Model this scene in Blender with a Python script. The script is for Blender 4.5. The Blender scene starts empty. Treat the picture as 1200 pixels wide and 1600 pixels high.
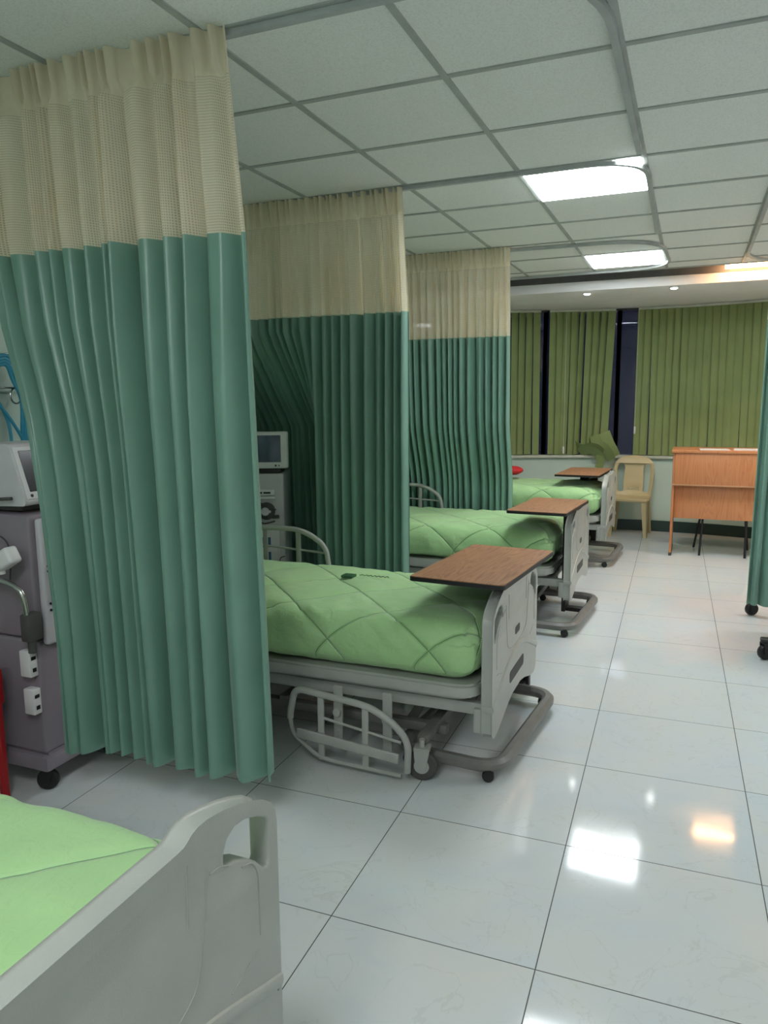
import bpy, bmesh, math, random
import numpy as np
from mathutils import Vector, Matrix, noise

PI = math.pi
S = bpy.context.scene
COL = S.collection

# ------------------------------------------------------------------ camera
cam_d = bpy.data.cameras.new('camera')
cam = bpy.data.objects.new('camera', cam_d)
COL.objects.link(cam)
PITCH, ROLL, YAW, CAMZ = 0.146699, -0.008576, 0.391924, 1.502
fw = Vector((-math.sin(YAW) * math.cos(PITCH), math.cos(YAW) * math.cos(PITCH), -math.sin(PITCH)))
rt = Vector((math.cos(YAW), math.sin(YAW), 0))
up = rt.cross(fw)
r2 = math.cos(ROLL) * rt + math.sin(ROLL) * up
u2 = -math.sin(ROLL) * rt + math.cos(ROLL) * up
M = Matrix((r2, u2, -fw)).transposed().to_4x4()
M.translation = Vector((0, 0, CAMZ))
cam.matrix_world = M
cam_d.sensor_fit = 'VERTICAL'
cam_d.sensor_height = 36
cam_d.lens = 36 * 1161.52 / 1600
cam_d.clip_start = 0.02
S.camera = cam

# ------------------------------------------------------------------ world, exposure, light levels
S.view_settings.view_transform = 'Standard'
S.view_settings.look = 'None'
S.view_settings.gamma = 1
S.view_settings.use_curve_mapping = False
S.view_settings.exposure = 1.22
w = bpy.data.worlds.new('night')
S.world = w
w.use_nodes = True
w.node_tree.nodes['Background'].inputs[0].default_value = (0.005, 0.0055, 0.011, 1)
w.node_tree.nodes['Background'].inputs[1].default_value = 1.0
PANEL_EMIT = 11.0         # ceiling panels
PANEL_TINT = (0.95, 1.0, 1.03)
SPOT_EMIT = 14.0
COVE_EMIT = 30.0

CEIL = 2.646
LOWC = 2.53
XL, XR, YB = -2.95, 3.0, -2.4
GX0, GY0 = -2.071, 2.109          # ceiling grid node


# ------------------------------------------------------------------ materials
def newmat(name):
    m = bpy.data.materials.new(name)
    m.use_nodes = True
    return m, m.node_tree, m.node_tree.nodes['Principled BSDF']


def noise_col(nt, b, c1, c2, scale, detail=4, coord='Object', lo=0.35, hi=0.65, stretch=None):
    tc = nt.nodes.new('ShaderNodeTexCoord')
    n = nt.nodes.new('ShaderNodeTexNoise')
    n.inputs['Scale'].default_value = scale
    n.inputs['Detail'].default_value = detail
    src = tc.outputs[coord]
    if stretch:
        mp = nt.nodes.new('ShaderNodeMapping')
        mp.inputs['Scale'].default_value = stretch
        nt.links.new(src, mp.inputs['Vector'])
        src = mp.outputs['Vector']
    nt.links.new(src, n.inputs['Vector'])
    r = nt.nodes.new('ShaderNodeValToRGB')
    r.color_ramp.elements[0].position = lo
    r.color_ramp.elements[1].position = hi
    r.color_ramp.elements[0].color = (*c1, 1)
    r.color_ramp.elements[1].color = (*c2, 1)
    nt.links.new(n.outputs['Fac'], r.inputs['Fac'])
    nt.links.new(r.outputs['Color'], b.inputs['Base Color'])
    return n, r, src


def plain(name, c, rough=0.5, metal=0.0, var=0.08, scale=9, bump=0.0, bscale=200):
    m, nt, b = newmat(name)
    c1 = tuple(x * (1 - var) for x in c)
    c2 = tuple(min(1, x * (1 + var)) for x in c)
    noise_col(nt, b, c1, c2, scale)
    b.inputs['Roughness'].default_value = rough
    b.inputs['Metallic'].default_value = metal
    if bump:
        n = nt.nodes.new('ShaderNodeTexNoise')
        n.inputs['Scale'].default_value = bscale
        tc = nt.nodes.new('ShaderNodeTexCoord')
        nt.links.new(tc.outputs['Object'], n.inputs['Vector'])
        bp = nt.nodes.new('ShaderNodeBump')
        bp.inputs['Strength'].default_value = bump
        bp.inputs['Distance'].default_value = 0.002
        nt.links.new(n.outputs['Fac'], bp.inputs['Height'])
        nt.links.new(bp.outputs['Normal'], b.inputs['Normal'])
    return m


def emit(name, c, s):
    m = bpy.data.materials.new(name)
    m.use_nodes = True
    nt = m.node_tree
    nt.nodes.clear()
    e = nt.nodes.new('ShaderNodeEmission')
    o = nt.nodes.new('ShaderNodeOutputMaterial')
    e.inputs[0].default_value = (*c, 1)
    e.inputs[1].default_value = s
    nt.links.new(e.outputs[0], o.inputs[0])
    return m


def math_node(nt, op, a, b=None, c=None):
    n = nt.nodes.new('ShaderNodeMath')
    n.operation = op
    for i, v in enumerate((a, b, c)):
        if v is None:
            continue
        if isinstance(v, (int, float)):
            n.inputs[i].default_value = v
        else:
            nt.links.new(v, n.inputs[i])
    return n.outputs[0]


def mat_floor():
    m, nt, b = newmat('porcelain_tiles')
    tc = nt.nodes.new('ShaderNodeTexCoord')
    mp = nt.nodes.new('ShaderNodeMapping')
    mp.vector_type = 'TEXTURE'
    mp.inputs['Location'].default_value = (-0.9181, 1.7867, 0)
    mp.inputs['Rotation'].default_value = (0, 0, 0.0203)
    mp.inputs['Scale'].default_value = (0.6, 0.6, 0.6)
    nt.links.new(tc.outputs['Object'], mp.inputs['Vector'])
    sp = nt.nodes.new('ShaderNodeSeparateXYZ')
    nt.links.new(mp.outputs['Vector'], sp.inputs[0])
    ds = []
    cells = []
    for k in (0, 1):
        fr = math_node(nt, 'FRACT', sp.outputs[k])
        a = math_node(nt, 'SUBTRACT', fr, 0.5)
        a = math_node(nt, 'ABSOLUTE', a)
        ds.append(math_node(nt, 'SUBTRACT', 0.5, a))
        cells.append(math_node(nt, 'FLOOR', sp.outputs[k]))
    d = math_node(nt, 'MINIMUM', ds[0], ds[1])
    grout = math_node(nt, 'LESS_THAN', d, 0.0028)
    # tile-dependent offset for the veins
    cb = nt.nodes.new('ShaderNodeCombineXYZ')
    nt.links.new(cells[0], cb.inputs[0])
    nt.links.new(cells[1], cb.inputs[1])
    wn = nt.nodes.new('ShaderNodeTexWhiteNoise')
    wn.noise_dimensions = '3D'
    nt.links.new(cb.outputs[0], wn.inputs['Vector'])
    vm = nt.nodes.new('ShaderNodeVectorMath')
    vm.operation = 'MULTIPLY_ADD'
    nt.links.new(wn.outputs['Color'], vm.inputs[0])
    vm.inputs[1].default_value = (7, 7, 7)
    nt.links.new(mp.outputs['Vector'], vm.inputs[2])
    n1 = nt.nodes.new('ShaderNodeTexNoise')
    n1.inputs['Scale'].default_value = 1.3
    n1.inputs['Detail'].default_value = 5
    n1.inputs['Distortion'].default_value = 1.2
    nt.links.new(vm.outputs[0], n1.inputs['Vector'])
    r1 = nt.nodes.new('ShaderNodeValToRGB')
    e = r1.color_ramp.elements
    e[0].position = 0.30
    e[0].color = (0.62, 0.68, 0.70, 1)
    e[1].position = 0.72
    e[1].color = (0.69, 0.69, 0.66, 1)
    e2 = r1.color_ramp.elements.new(0.5)
    e2.color = (0.66, 0.69, 0.69, 1)
    nt.links.new(n1.outputs['Fac'], r1.inputs['Fac'])
    # thin veins
    n2 = nt.nodes.new('ShaderNodeTexNoise')
    n2.inputs['Scale'].default_value = 1.7
    n2.inputs['Detail'].default_value = 6
    n2.inputs['Distortion'].default_value = 2.2
    nt.links.new(vm.outputs[0], n2.inputs['Vector'])
    v = math_node(nt, 'SUBTRACT', n2.outputs['Fac'], 0.5)
    v = math_node(nt, 'ABSOLUTE', v)
    v = math_node(nt, 'LESS_THAN', v, 0.006)
    v = math_node(nt, 'MULTIPLY', v, 0.16)
    mx = nt.nodes.new('ShaderNodeMixRGB')
    nt.links.new(v, mx.inputs[0])
    nt.links.new(r1.outputs['Color'], mx.inputs[1])
    mx.inputs[2].default_value = (0.42, 0.43, 0.38, 1)
    mx2 = nt.nodes.new('ShaderNodeMixRGB')
    nt.links.new(grout, mx2.inputs[0])
    nt.links.new(mx.outputs[0], mx2.inputs[1])
    mx2.inputs[2].default_value = (0.07, 0.075, 0.07, 1)
    nt.links.new(mx2.outputs[0], b.inputs['Base Color'])
    rg = math_node(nt, 'MULTIPLY_ADD', grout, 0.5, 0.075)
    nt.links.new(rg, b.inputs['Roughness'])
    b.inputs['IOR'].default_value = 1.5
    n3 = nt.nodes.new('ShaderNodeTexNoise')
    n3.inputs['Scale'].default_value = 5.0
    nt.links.new(tc.outputs['Object'], n3.inputs['Vector'])
    bp = nt.nodes.new('ShaderNodeBump')
    bp.inputs['Strength'].default_value = 0.05
    bp.inputs['Distance'].default_value = 0.01
    nt.links.new(n3.outputs['Fac'], bp.inputs['Height'])
    nt.links.new(bp.outputs['Normal'], b.inputs['Normal'])
    return m


def mat_ceiling():
    m, nt, b = newmat('mineral_fibre_tile')
    n, r, src = noise_col(nt, b, (0.74, 0.78, 0.74), (0.82, 0.86, 0.82), 160, 3, lo=0.38, hi=0.52)
    b.inputs['Roughness'].default_value = 0.95
    bp = nt.nodes.new('ShaderNodeBump')
    bp.inputs['Strength'].default_value = 0.25
    bp.inputs['Distance'].default_value = 0.002
    nt.links.new(n.outputs['Fac'], bp.inputs['Height'])
    nt.links.new(bp.outputs['Normal'], b.inputs['Normal'])
    return m


def mat_wood(name, c1, c2, axis='y', dark=(0.10, 0.04, 0.02), scale=1.0, rough=0.35):
    m, nt, b = newmat(name)
    tc = nt.nodes.new('ShaderNodeTexCoord')
    mp = nt.nodes.new('ShaderNodeMapping')
    s = {'x': (0.8, 9, 9), 'y': (9, 0.8, 9), 'z': (9, 9, 0.8)}[axis]
    mp.inputs['Scale'].default_value = tuple(q * scale for q in s)
    nt.links.new(tc.outputs['Object'], mp.inputs['Vector'])
    n = nt.nodes.new('ShaderNodeTexNoise')
    n.inputs['Scale'].default_value = 1.3
    n.inputs['Detail'].default_value = 3
    n.inputs['Distortion'].default_value = 0.6
    nt.links.new(mp.outputs[0], n.inputs['Vector'])
    k = math_node(nt, 'MULTIPLY', n.outputs['Fac'], 16.0)
    k = math_node(nt, 'FRACT', k)
    r = nt.nodes.new('ShaderNodeValToRGB')
    e = r.color_ramp.elements
    e[0].position = 0.0
    e[0].color = (*c1, 1)
    e[1].position = 1.0
    e[1].color = (*c1, 1)
    q = e.new(0.55)
    q.color = (*c2, 1)
    q = e.new(0.86)
    q.color = (*dark, 1)
    nt.links.new(k, r.inputs['Fac'])
    n2 = nt.nodes.new('ShaderNodeTexNoise')
    n2.inputs['Scale'].default_value = 2.5
    nt.links.new(tc.outputs['Object'], n2.inputs['Vector'])
    mx = nt.nodes.new('ShaderNodeMixRGB')
    mx.blend_type = 'MIX'
    f = math_node(nt, 'MULTIPLY', n2.outputs['Fac'], 0.55)
    nt.links.new(f, mx.inputs[0])
    nt.links.new(r.outputs['Color'], mx.inputs[1])
    mx.inputs[2].default_value = (*c2, 1)
    nt.links.new(mx.outputs[0], b.inputs['Base Color'])
    b.inputs['Roughness'].default_value = rough
    return m


def mat_cloth(name, c1, c2, rough=0.6, sheen=0.3, transl=0.12, weave=900.0, spec=0.4):
    m, nt, b = newmat(name)
    noise_col(nt, b, c1, c2, 3.0)
    b.inputs['Roughness'].default_value = rough
    b.inputs['Sheen Weight'].default_value = sheen
    b.inputs['Sheen Roughness'].default_value = 0.4
    b.inputs['Specular IOR Level'].default_value = spec
    out = nt.nodes['Material Output']
    tr = nt.nodes.new('ShaderNodeBsdfTranslucent')
    tr.inputs[0].default_value = (*c2, 1)
    mx = nt.nodes.new('ShaderNodeMixShader')
    mx.inputs[0].default_value = transl
    nt.links.new(b.outputs[0], mx.inputs[1])
    nt.links.new(tr.outputs[0], mx.inputs[2])
    nt.links.new(mx.outputs[0], out.inputs[0])
    return m


def mat_quilt():
    m = mat_cloth('lime_quilt', (0.39, 0.645, 0.29), (0.44, 0.70, 0.33), 0.55, 0.35, 0.05)
    nt = m.node_tree
    b = nt.nodes['Principled BSDF']
    uv = nt.nodes.new('ShaderNodeUVMap')
    sp = nt.nodes.new('ShaderNodeSeparateXYZ')
    nt.links.new(uv.outputs[0], sp.inputs[0])
    ds = []
    for k in (0, 1):
        a = math_node(nt, 'FRACT', math_node(nt, 'ADD', sp.outputs[k], 100.5))
        ds.append(math_node(nt, 'ABSOLUTE', math_node(nt, 'SUBTRACT', a, 0.5)))
    d = math_node(nt, 'MULTIPLY', math_node(nt, 'MINIMUM', ds[0], ds[1]), 0.315)
    h = math_node(nt, 'MINIMUM', math_node(nt, 'MULTIPLY', d, 1 / 0.008), 1.0)
    tc = nt.nodes.new('ShaderNodeTexCoord')
    n = nt.nodes.new('ShaderNodeTexNoise')
    n.inputs['Scale'].default_value = 26
    n.inputs['Detail'].default_value = 3
    n.inputs['Distortion'].default_value = 0.8
    nt.links.new(tc.outputs['Object'], n.inputs['Vector'])
    h2 = math_node(nt, 'MULTIPLY_ADD', n.outputs['Fac'], 0.8, h)
    bp = nt.nodes.new('ShaderNodeBump')
    bp.inputs['Strength'].default_value = 0.9
    bp.inputs['Distance'].default_value = 0.006
    nt.links.new(h2, bp.inputs['Height'])
    nt.links.new(bp.outputs['Normal'], b.inputs['Normal'])
    # the stitching thread itself is a darker green
    th = math_node(nt, 'LESS_THAN', d, 0.0013)
    src = b.inputs['Base Color'].links[0].from_socket
    mx = nt.nodes.new('ShaderNodeMixRGB')
    nt.links.new(math_node(nt, 'MULTIPLY', th, 0.8), mx.inputs[0])
    nt.links.new(src, mx.inputs[1])
    mx.inputs[2].default_value = (0.05, 0.22, 0.05, 1)
    nt.links.new(mx.outputs[0], b.inputs['Base Color'])
    return m


def mat_net():
    """cream open-weave net: holes on a 9 mm grid of the cloth, solid in the header tape"""
    m, nt, b = newmat('cream_net')
    c2 = (0.82, 0.76, 0.58)
    noise_col(nt, b, (0.72, 0.67, 0.50), (0.80, 0.76, 0.60), 4.0)
    b.inputs['Roughness'].default_value = 0.8
    uv = nt.nodes.new('ShaderNodeUVMap')
    sp = nt.nodes.new('ShaderNodeSeparateXYZ')
    nt.links.new(uv.outputs[0], sp.inputs[0])
    hs = []
    for k in (0, 1):
        a = math_node(nt, 'MULTIPLY', sp.outputs[k], 1 / 0.0085)
        a = math_node(nt, 'FRACT', a)
        hs.append(math_node(nt, 'GREATER_THAN', a, 0.42))
    hole = math_node(nt, 'MULTIPLY', hs[0], hs[1])
    below = math_node(nt, 'LESS_THAN', sp.outputs[1], 2.50)
    hole = math_node(nt, 'MULTIPLY', hole, below)
    hole = math_node(nt, 'MULTIPLY', hole, 0.4)
    out = nt.nodes['Material Output']
    tr = nt.nodes.new('ShaderNodeBsdfTranslucent')
    tr.inputs[0].default_value = (*c2, 1)
    mx = nt.nodes.new('ShaderNodeMixShader')
    mx.inputs[0].default_value = 0.35
    nt.links.new(b.outputs[0], mx.inputs[1])
    nt.links.new(tr.outputs[0], mx.inputs[2])
    tp = nt.nodes.new('ShaderNodeBsdfTransparent')
    mx2 = nt.nodes.new('ShaderNodeMixShader')
    nt.links.new(hole, mx2.inputs[0])
    nt.links.new(mx.outputs[0], mx2.inputs[1])
    nt.links.new(tp.outputs[0], mx2.inputs[2])
    nt.links.new(mx2.outputs[0], out.inputs[0])
    return m


MT = {}
MT['floor'] = mat_floor()
MT['ceiling'] = mat_ceiling()
MT['tbar'] = plain('painted_grid_bar', (0.40, 0.44, 0.41), 0.6)
MT['track'] = plain('grey_track', (0.42, 0.46, 0.45), 0.45, 0.0)
MT['gypsum'] = plain('painted_gypsum', (0.86, 0.87, 0.86), 0.8, var=0.03, scale=2)
MT['wall'] = plain('pale_green_paint', (0.50, 0.62, 0.54), 0.7, var=0.04, scale=2)
MT['wallw'] = plain('off_white_paint', (0.78, 0.78, 0.76), 0.7, var=0.04, scale=2)
MT['skirt'] = plain('dark_green_skirting', (0.012, 0.035, 0.028), 0.35)
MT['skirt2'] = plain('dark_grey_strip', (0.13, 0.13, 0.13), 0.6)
MT['sill'] = plain('sill_paint', (0.52, 0.56, 0.46), 0.5)
MT['blind'] = mat_cloth('olive_green_vane', (0.225, 0.29, 0.11), (0.265, 0.335, 0.132), 0.75, 0.1, 0.1)
MT['darkmetal'] = plain('dark_frame', (0.02, 0.022, 0.03), 0.4)
MT['green'] = mat_cloth('sage_satin', (0.155, 0.305, 0.235), (0.18, 0.345, 0.27), 0.34, 0.25, 0.05, spec=0.65)
MT['net'] = mat_net()
MT['quilt'] = mat_quilt()
MT['bedplastic'] = plain('cream_plastic', (0.41, 0.425, 0.385), 0.32, var=0.03, bump=0.25, bscale=260)
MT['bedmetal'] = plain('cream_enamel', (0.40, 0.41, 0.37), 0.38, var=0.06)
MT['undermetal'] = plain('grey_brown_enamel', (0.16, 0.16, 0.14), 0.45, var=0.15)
MT['loop'] = plain('taupe_loop', (0.17, 0.165, 0.15), 0.38, var=0.12)
MT['black'] = plain('black_plastic', (0.012, 0.012, 0.012), 0.45)
MT['rubber'] = plain('grey_rubber', (0.07, 0.07, 0.065), 0.7)
MT['steel'] = plain('steel', (0.55, 0.55, 0.53), 0.25, 1.0)
MT['tabletop'] = mat_wood('walnut_laminate', (0.36, 0.165, 0.085), (0.47, 0.235, 0.125), 'y', (0.20, 0.08, 0.04))
MT['deskwood'] = mat_wood('orange_beech_laminate', (0.55, 0.21, 0.085), (0.60, 0.25, 0.10), 'z', (0.47, 0.17, 0.07), 0.6)
MT['deskedge'] = plain('beech_edge', (0.50, 0.26, 0.13), 0.4)
MT['chair'] = plain('beige_plastic', (0.55, 0.46, 0.25), 0.38, var=0.03)
MT['red'] = plain('red_plastic', (0.42, 0.008, 0.012), 0.35)
MT['redcloth'] = plain('red_cloth', (0.50, 0.012, 0.015), 0.7)
MT['machine'] = plain('grey_lilac_enamel', (0.25, 0.215, 0.245), 0.42, var=0.04)
MT['machinelt'] = plain('light_grey_enamel', (0.58, 0.57, 0.59), 0.4, var=0.04)
MT['machinewhite'] = plain('white_plastic', (0.74, 0.74, 0.74), 0.4, var=0.03)
MT['screen'] = plain('grey_blue_screen', (0.10, 0.13, 0.18), 0.15, var=0.25, scale=6)
MT['screenoff'] = plain('dark_screen', (0.012, 0.014, 0.022), 0.18)
MT['blue'] = plain('blue_hose', (0.03, 0.26, 0.38), 0.3)
MT['lcd'] = plain('blue_display', (0.07, 0.17, 0.30), 0.3)
MT['paper'] = plain('paper', (0.72, 0.72, 0.70), 0.8, var=0.05)
MT['relief'] = plain('moulding_line', (0.36, 0.37, 0.33), 0.5)
MT['label'] = plain('dark_green_label', (0.02, 0.09, 0.03), 0.6)
MT['whitecord'] = plain('white_cord', (0.7, 0.72, 0.68), 0.5)
MT['panel'] = emit('lit_diffuser', PANEL_TINT, PANEL_EMIT)
MT['spot'] = emit('lit_downlight', (1, 1, 0.97), SPOT_EMIT)
MT['cove'] = emit('warm_tube', (1.0, 0.50, 0.22), COVE_EMIT)


def mat_glass():
    m, nt, b = newmat('window_glass')
    nt.nodes.remove(b)
    g = nt.nodes.new('ShaderNodeBsdfGlossy')
    g.inputs['Roughness'].default_value = 0.01
    t = nt.nodes.new('ShaderNodeBsdfTransparent')
    t.inputs[0].default_value = (0.75, 0.78, 0.9, 1)
    f = nt.nodes.new('ShaderNodeFresnel')
    f.inputs[0].default_value = 1.5
    mx = nt.nodes.new('ShaderNodeMixShader')
    nt.links.new(f.outputs[0], mx.inputs[0])
    nt.links.new(t.outputs[0], mx.inputs[1])
    nt.links.new(g.outputs[0], mx.inputs[2])
    nt.links.new(mx.outputs[0], nt.nodes['Material Output'].inputs[0])
    return m


MT['glass'] = mat_glass()


# ------------------------------------------------------------------ mesh helpers
class MB:
    def __init__(s):
        s.v = []
        s.f = []

    def add(s, vs, fs):
        o = len(s.v)
        s.v += [tuple(q) for q in vs]
        s.f += [tuple(i + o for i in f) for f in fs]
        return s

    def box(s, x0, x1, y0, y1, z0, z1, bev=0.0, seg=2, mat=None):
        if bev <= 0:
            vs = [(x, y, z) for z in (z0, z1) for y in (y0, y1) for x in (x0, x1)]
            fs = [(0, 2, 3, 1), (4, 5, 7, 6), (0, 1, 5, 4), (2, 6, 7, 3), (0, 4, 6, 2), (1, 3, 7, 5)]
        else:
            bm = bmesh.new()
            bmesh.ops.create_cube(bm, size=1)
            for q in bm.verts:
                q.co = Vector(((x0 + x1) / 2 + q.co.x * (x1 - x0), (y0 + y1) / 2 + q.co.y * (y1 - y0), (z0 + z1) / 2 + q.co.z * (z1 - z0)))
            b = min(bev, 0.49 * min(abs(x1 - x0), abs(y1 - y0), abs(z1 - z0)))
            bmesh.ops.bevel(bm, geom=bm.edges[:], offset=b, segments=seg, affect='EDGES', profile=0.5)
            bm.verts.index_update()
            vs = [q.co[:] for q in bm.verts]
            fs = [tuple(q.index for q in f.verts) for f in bm.faces]
            bm.free()
        if mat is not None:
            vs = [tuple(mat @ Vector(q)) for q in vs]
        return s.add(vs, fs)

    def prism(s, pts2, a, b, f3, shrink=0.0):
        """polygon pts2 extruded from a to b; f3(p,q,t)->xyz"""
        n = len(pts2)
        vs = [f3(p, q, a) for p, q in pts2] + [f3(p, q, b) for p, q in pts2]
        fs = [tuple(range(n))[::-1], tuple(range(n, 2 * n))]
        fs += [(i, (i + 1) % n, n + (i + 1) % n, n + i) for i in range(n)]
        return s.add(vs, fs)

    def tube(s, pts, r, seg=10, closed=False, sx=1.0, sy=1.0, up=None, cap=True):
        P = [Vector(q) for q in pts]
        n = len(P)
        rings = []
        prev = None
        for i in range(n):
            if closed:
                t = P[(i + 1) % n] - P[i - 1]
            else:
                t = P[min(i + 1, n - 1)] - P[max(i - 1, 0)]
            t.normalize()
            if up is not None:
                a = Vector(up)
                a = (a - t * a.dot(t)).normalized()
            elif prev is None:
                a = Vector((0, 0, 1)) if abs(t.z) < 0.9 else Vector((1, 0, 0))
                a = (a - t * a.dot(t)).normalized()
            else:
                a = (prev - t * prev.dot(t)).normalized()
            prev = a
            b = t.cross(a)
            rr = r[i] if isinstance(r, (list, tuple)) else r
            rings.append([P[i] + a * math.cos(2 * PI * k / seg + PI / seg) * rr * sy + b * math.sin(2 * PI * k / seg + PI / seg) * rr * sx for k in range(seg)])
        vs = [q for R in rings for q in R]
        fs = []
        for i in range(n if closed else n - 1):
            j = (i + 1) % n
            for k in range(seg):
                fs.append((i * seg + k, i * seg + (k + 1) % seg, j * seg + (k + 1) % seg, j * seg + k))
        if cap and not closed:
            fs.append(tuple(range(seg))[::-1])
            fs.append(tuple((n - 1) * seg + k for k in range(seg)))
        return s.add(vs, fs)

    def lathe(s, prof, c, axis='z', seg=24):
        """prof: list of (r, h)"""
        vs, fs = [], []
        for r, h in prof:
            for k in range(seg):
                a = 2 * PI * k / seg
                p, q = r * math.cos(a), r * math.sin(a)
                v = {'z': (p, q, h), 'y': (p, h, q), 'x': (h, p, q)}[axis]
                vs.append((v[0] + c[0], v[1] + c[1], v[2] + c[2]))
        for i in range(len(prof) - 1):
            for k in range(seg):
                fs.append((i * seg + k, i * seg + (k + 1) % seg, (i + 1) * seg + (k + 1) % seg, (i + 1) * seg + k))
        fs.append(tuple(range(seg))[::-1])
        fs.append(tuple((len(prof) - 1) * seg + k for k in range(seg)))
        return s.add(vs, fs)

    def build(s, name, mat, parent=None, smooth=True, angle=35, uv=None):
        me = bpy.data.meshes.new(name)
        me.from_pydata(s.v, [], s.f)
        me.validate()
        bm = bmesh.new()
        bm.from_mesh(me)
        if uv is None:
            bmesh.ops.recalc_face_normals(bm, faces=bm.faces[:])
        bm.to_mesh(me)
        bm.free()
        if smooth:
            me.polygons.foreach_set('use_smooth', [True] * len(me.polygons))
            me.set_sharp_from_angle(angle=math.radians(angle))
        if uv is not None:
            L = me.uv_layers.new(name='UVMap')
            for lp in me.loops:
                L.data[lp.index].uv = uv[lp.vertex_index]
        me.materials.append(MT[mat])
        o = bpy.data.objects.new(name, me)
        COL.objects.link(o)
        if parent is not None:
            o.parent = parent
        return o


def arc(c, r, a0, a1, n, plane='xy', h=0.0):
    out = []
    for i in range(n + 1):
        a = a0 + (a1 - a0) * i / n
        p, q = c[0] + r * math.cos(a), c[1] + r * math.sin(a)
        out.append({'xy': (p, q, h), 'xz': (p, h, q), 'yz': (h, p, q)}[plane])
    return out


def smooth_path(pts, n=8):
    """Catmull-Rom through 3-D points"""
    P = [Vector(q) for q in pts]
    P = [2 * P[0] - P[1]] + P + [2 * P[-1] - P[-2]]
    out = []
    for i in range(1, len(P) - 2):
        for k in range(n):
            t = k / n
            a, b, c, d = P[i - 1], P[i], P[i + 1], P[i + 2]
            out.append(0.5 * ((2 * b) + (c - a) * t + (2 * a - 5 * b + 4 * c - d) * t * t + (3 * b - a - 3 * c + d) * t ** 3))
    out.append(P[-2])
    return out


def fillet(pts, r, n=6, closed=False):
    """round the corners of a 3-D polyline"""
    P = [Vector(q) for q in pts]
    N = len(P)
    out = []
    for i in range(N):
        if not closed and i in (0, N - 1):
            out.append(P[i])
            continue
        a, b, c = P[i - 1], P[i], P[(i + 1) % N]
        u, v = (a - b), (c - b)
        rr = r[i] if isinstance(r, (list, tuple)) else r
        d = min(rr, u.length * 0.49, v.length * 0.49)
        if d < 1e-5:
            out.append(b)
            continue
        p, q = b + u.normalized() * d, b + v.normalized() * d
        for k in range(n + 1):
            t = k / n
            out.append((1 - t) ** 2 * p + 2 * t * (1 - t) * b + t * t * q)
    return out


def flat_board(outline, holes, thick, bev, f3):
    """2-D outline with holes -> bevelled plate; f3 maps (p, q, t)"""
    cu = bpy.data.curves.new('tmp', 'CURVE')
    cu.dimensions = '2D'
    cu.fill_mode = 'BOTH'
    cu.extrude = thick / 2 - bev
    cu.bevel_depth = bev
    cu.bevel_resolution = 2
    cu.offset = -bev
    for pl in [outline] + holes:
        sp = cu.splines.new('POLY')
        sp.points.add(len(pl) - 1)
        for i, (a, b) in enumerate(pl):
            sp.points[i].co = (a, b, 0, 1)
        sp.use_cyclic_u = True
    ob = bpy.data.objects.new('tmp', cu)
    COL.objects.link(ob)
    dg = bpy.context.evaluated_depsgraph_get()
    me = bpy.data.meshes.new_from_object(ob.evaluated_get(dg))
    bpy.data.objects.remove(ob)
    vs = [f3(v.co.x, v.co.y, v.co.z) for v in me.vertices]
    fs = [tuple(p.vertices) for p in me.polygons]
    bpy.data.meshes.remove(me)
    # weld
    bm = bmesh.new()
    bv = [bm.verts.new(v) for v in vs]
    for f in fs:
        try:
            bm.faces.new([bv[i] for i in f])
        except ValueError:
            pass
    bmesh.ops.remove_doubles(bm, verts=bm.verts[:], dist=1e-5)
    bm.verts.index_update()
    vs = [q.co[:] for q in bm.verts]
    fs = [tuple(q.index for q in f.verts) for f in bm.faces]
    bm.free()
    mb = MB()
    mb.add(vs, fs)
    return mb


def tag(o, label, cat=None, group=None, kind=None):
    o['label'] = label
    if cat:
        o['category'] = cat
    if group:
        o['group'] = group
    if kind:
        o['kind'] = kind
    return o


def thing(name, label, cat, loc=(0, 0, 0), rz=0.0, group=None):
    o = bpy.data.objects.new(name, None)
    o.empty_display_size = 0.1
    COL.objects.link(o)
    o.location = loc
    o.rotation_euler = (0, 0, rz)
    return tag(o, label, cat, group)


def struct(o, label=None):
    o['kind'] = 'structure'
    if label:
        o['label'] = label
    return o


def copy_tree(o, parent=None):
    c = o.copy()
    COL.objects.link(c)
    c.parent = parent
    for ch in [q for q in bpy.data.objects if q.parent == o]:
        copy_tree(ch, c)
    return c


# ------------------------------------------------------------------ room shell
def wall_y(x):
    return 9.03 - (x + 0.35) ** 2 / 7.0


struct(MB().box(XL - 0.2, XR + 0.2, YB - 0.2, 9.5, -0.12, 0.0).build('floor', 'floor', smooth=False), 'glossy pale marble-look floor tiles with thin dark joints')

# lighting cells: (ix, iy) of the ceiling grid
LIGHTS = [(2, -4), (2, 3), (2, 7), (6, 3), (6, 7), (2, -7)]
cells = set()
for ix, iy in LIGHTS:
    cells.add((ix, iy))
SLOT0, SLOT1 = 7.215, 7.46
mb = MB()
xs = [XL - 0.1] + [GX0 + 0.6 * k for k in range(-1, 9)] + [XR + 0.1]
ys = [YB - 0.1] + [GY0 + 0.6 * k for k in range(-7, 9)] + [SLOT0]
for i in range(len(xs) - 1):
    for j in range(len(ys) - 1):
        ix, iy = i - 2, j - 8
        if (ix, iy) in cells:
            continue
        g = 0.0
        mb.box(xs[i] + g, xs[i + 1] - g, ys[j] + g, ys[j + 1] - g, CEIL, CEIL + 0.02)
struct(mb.build('ceiling', 'ceiling', smooth=False), 'grey-green speckled square ceiling tiles')

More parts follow.
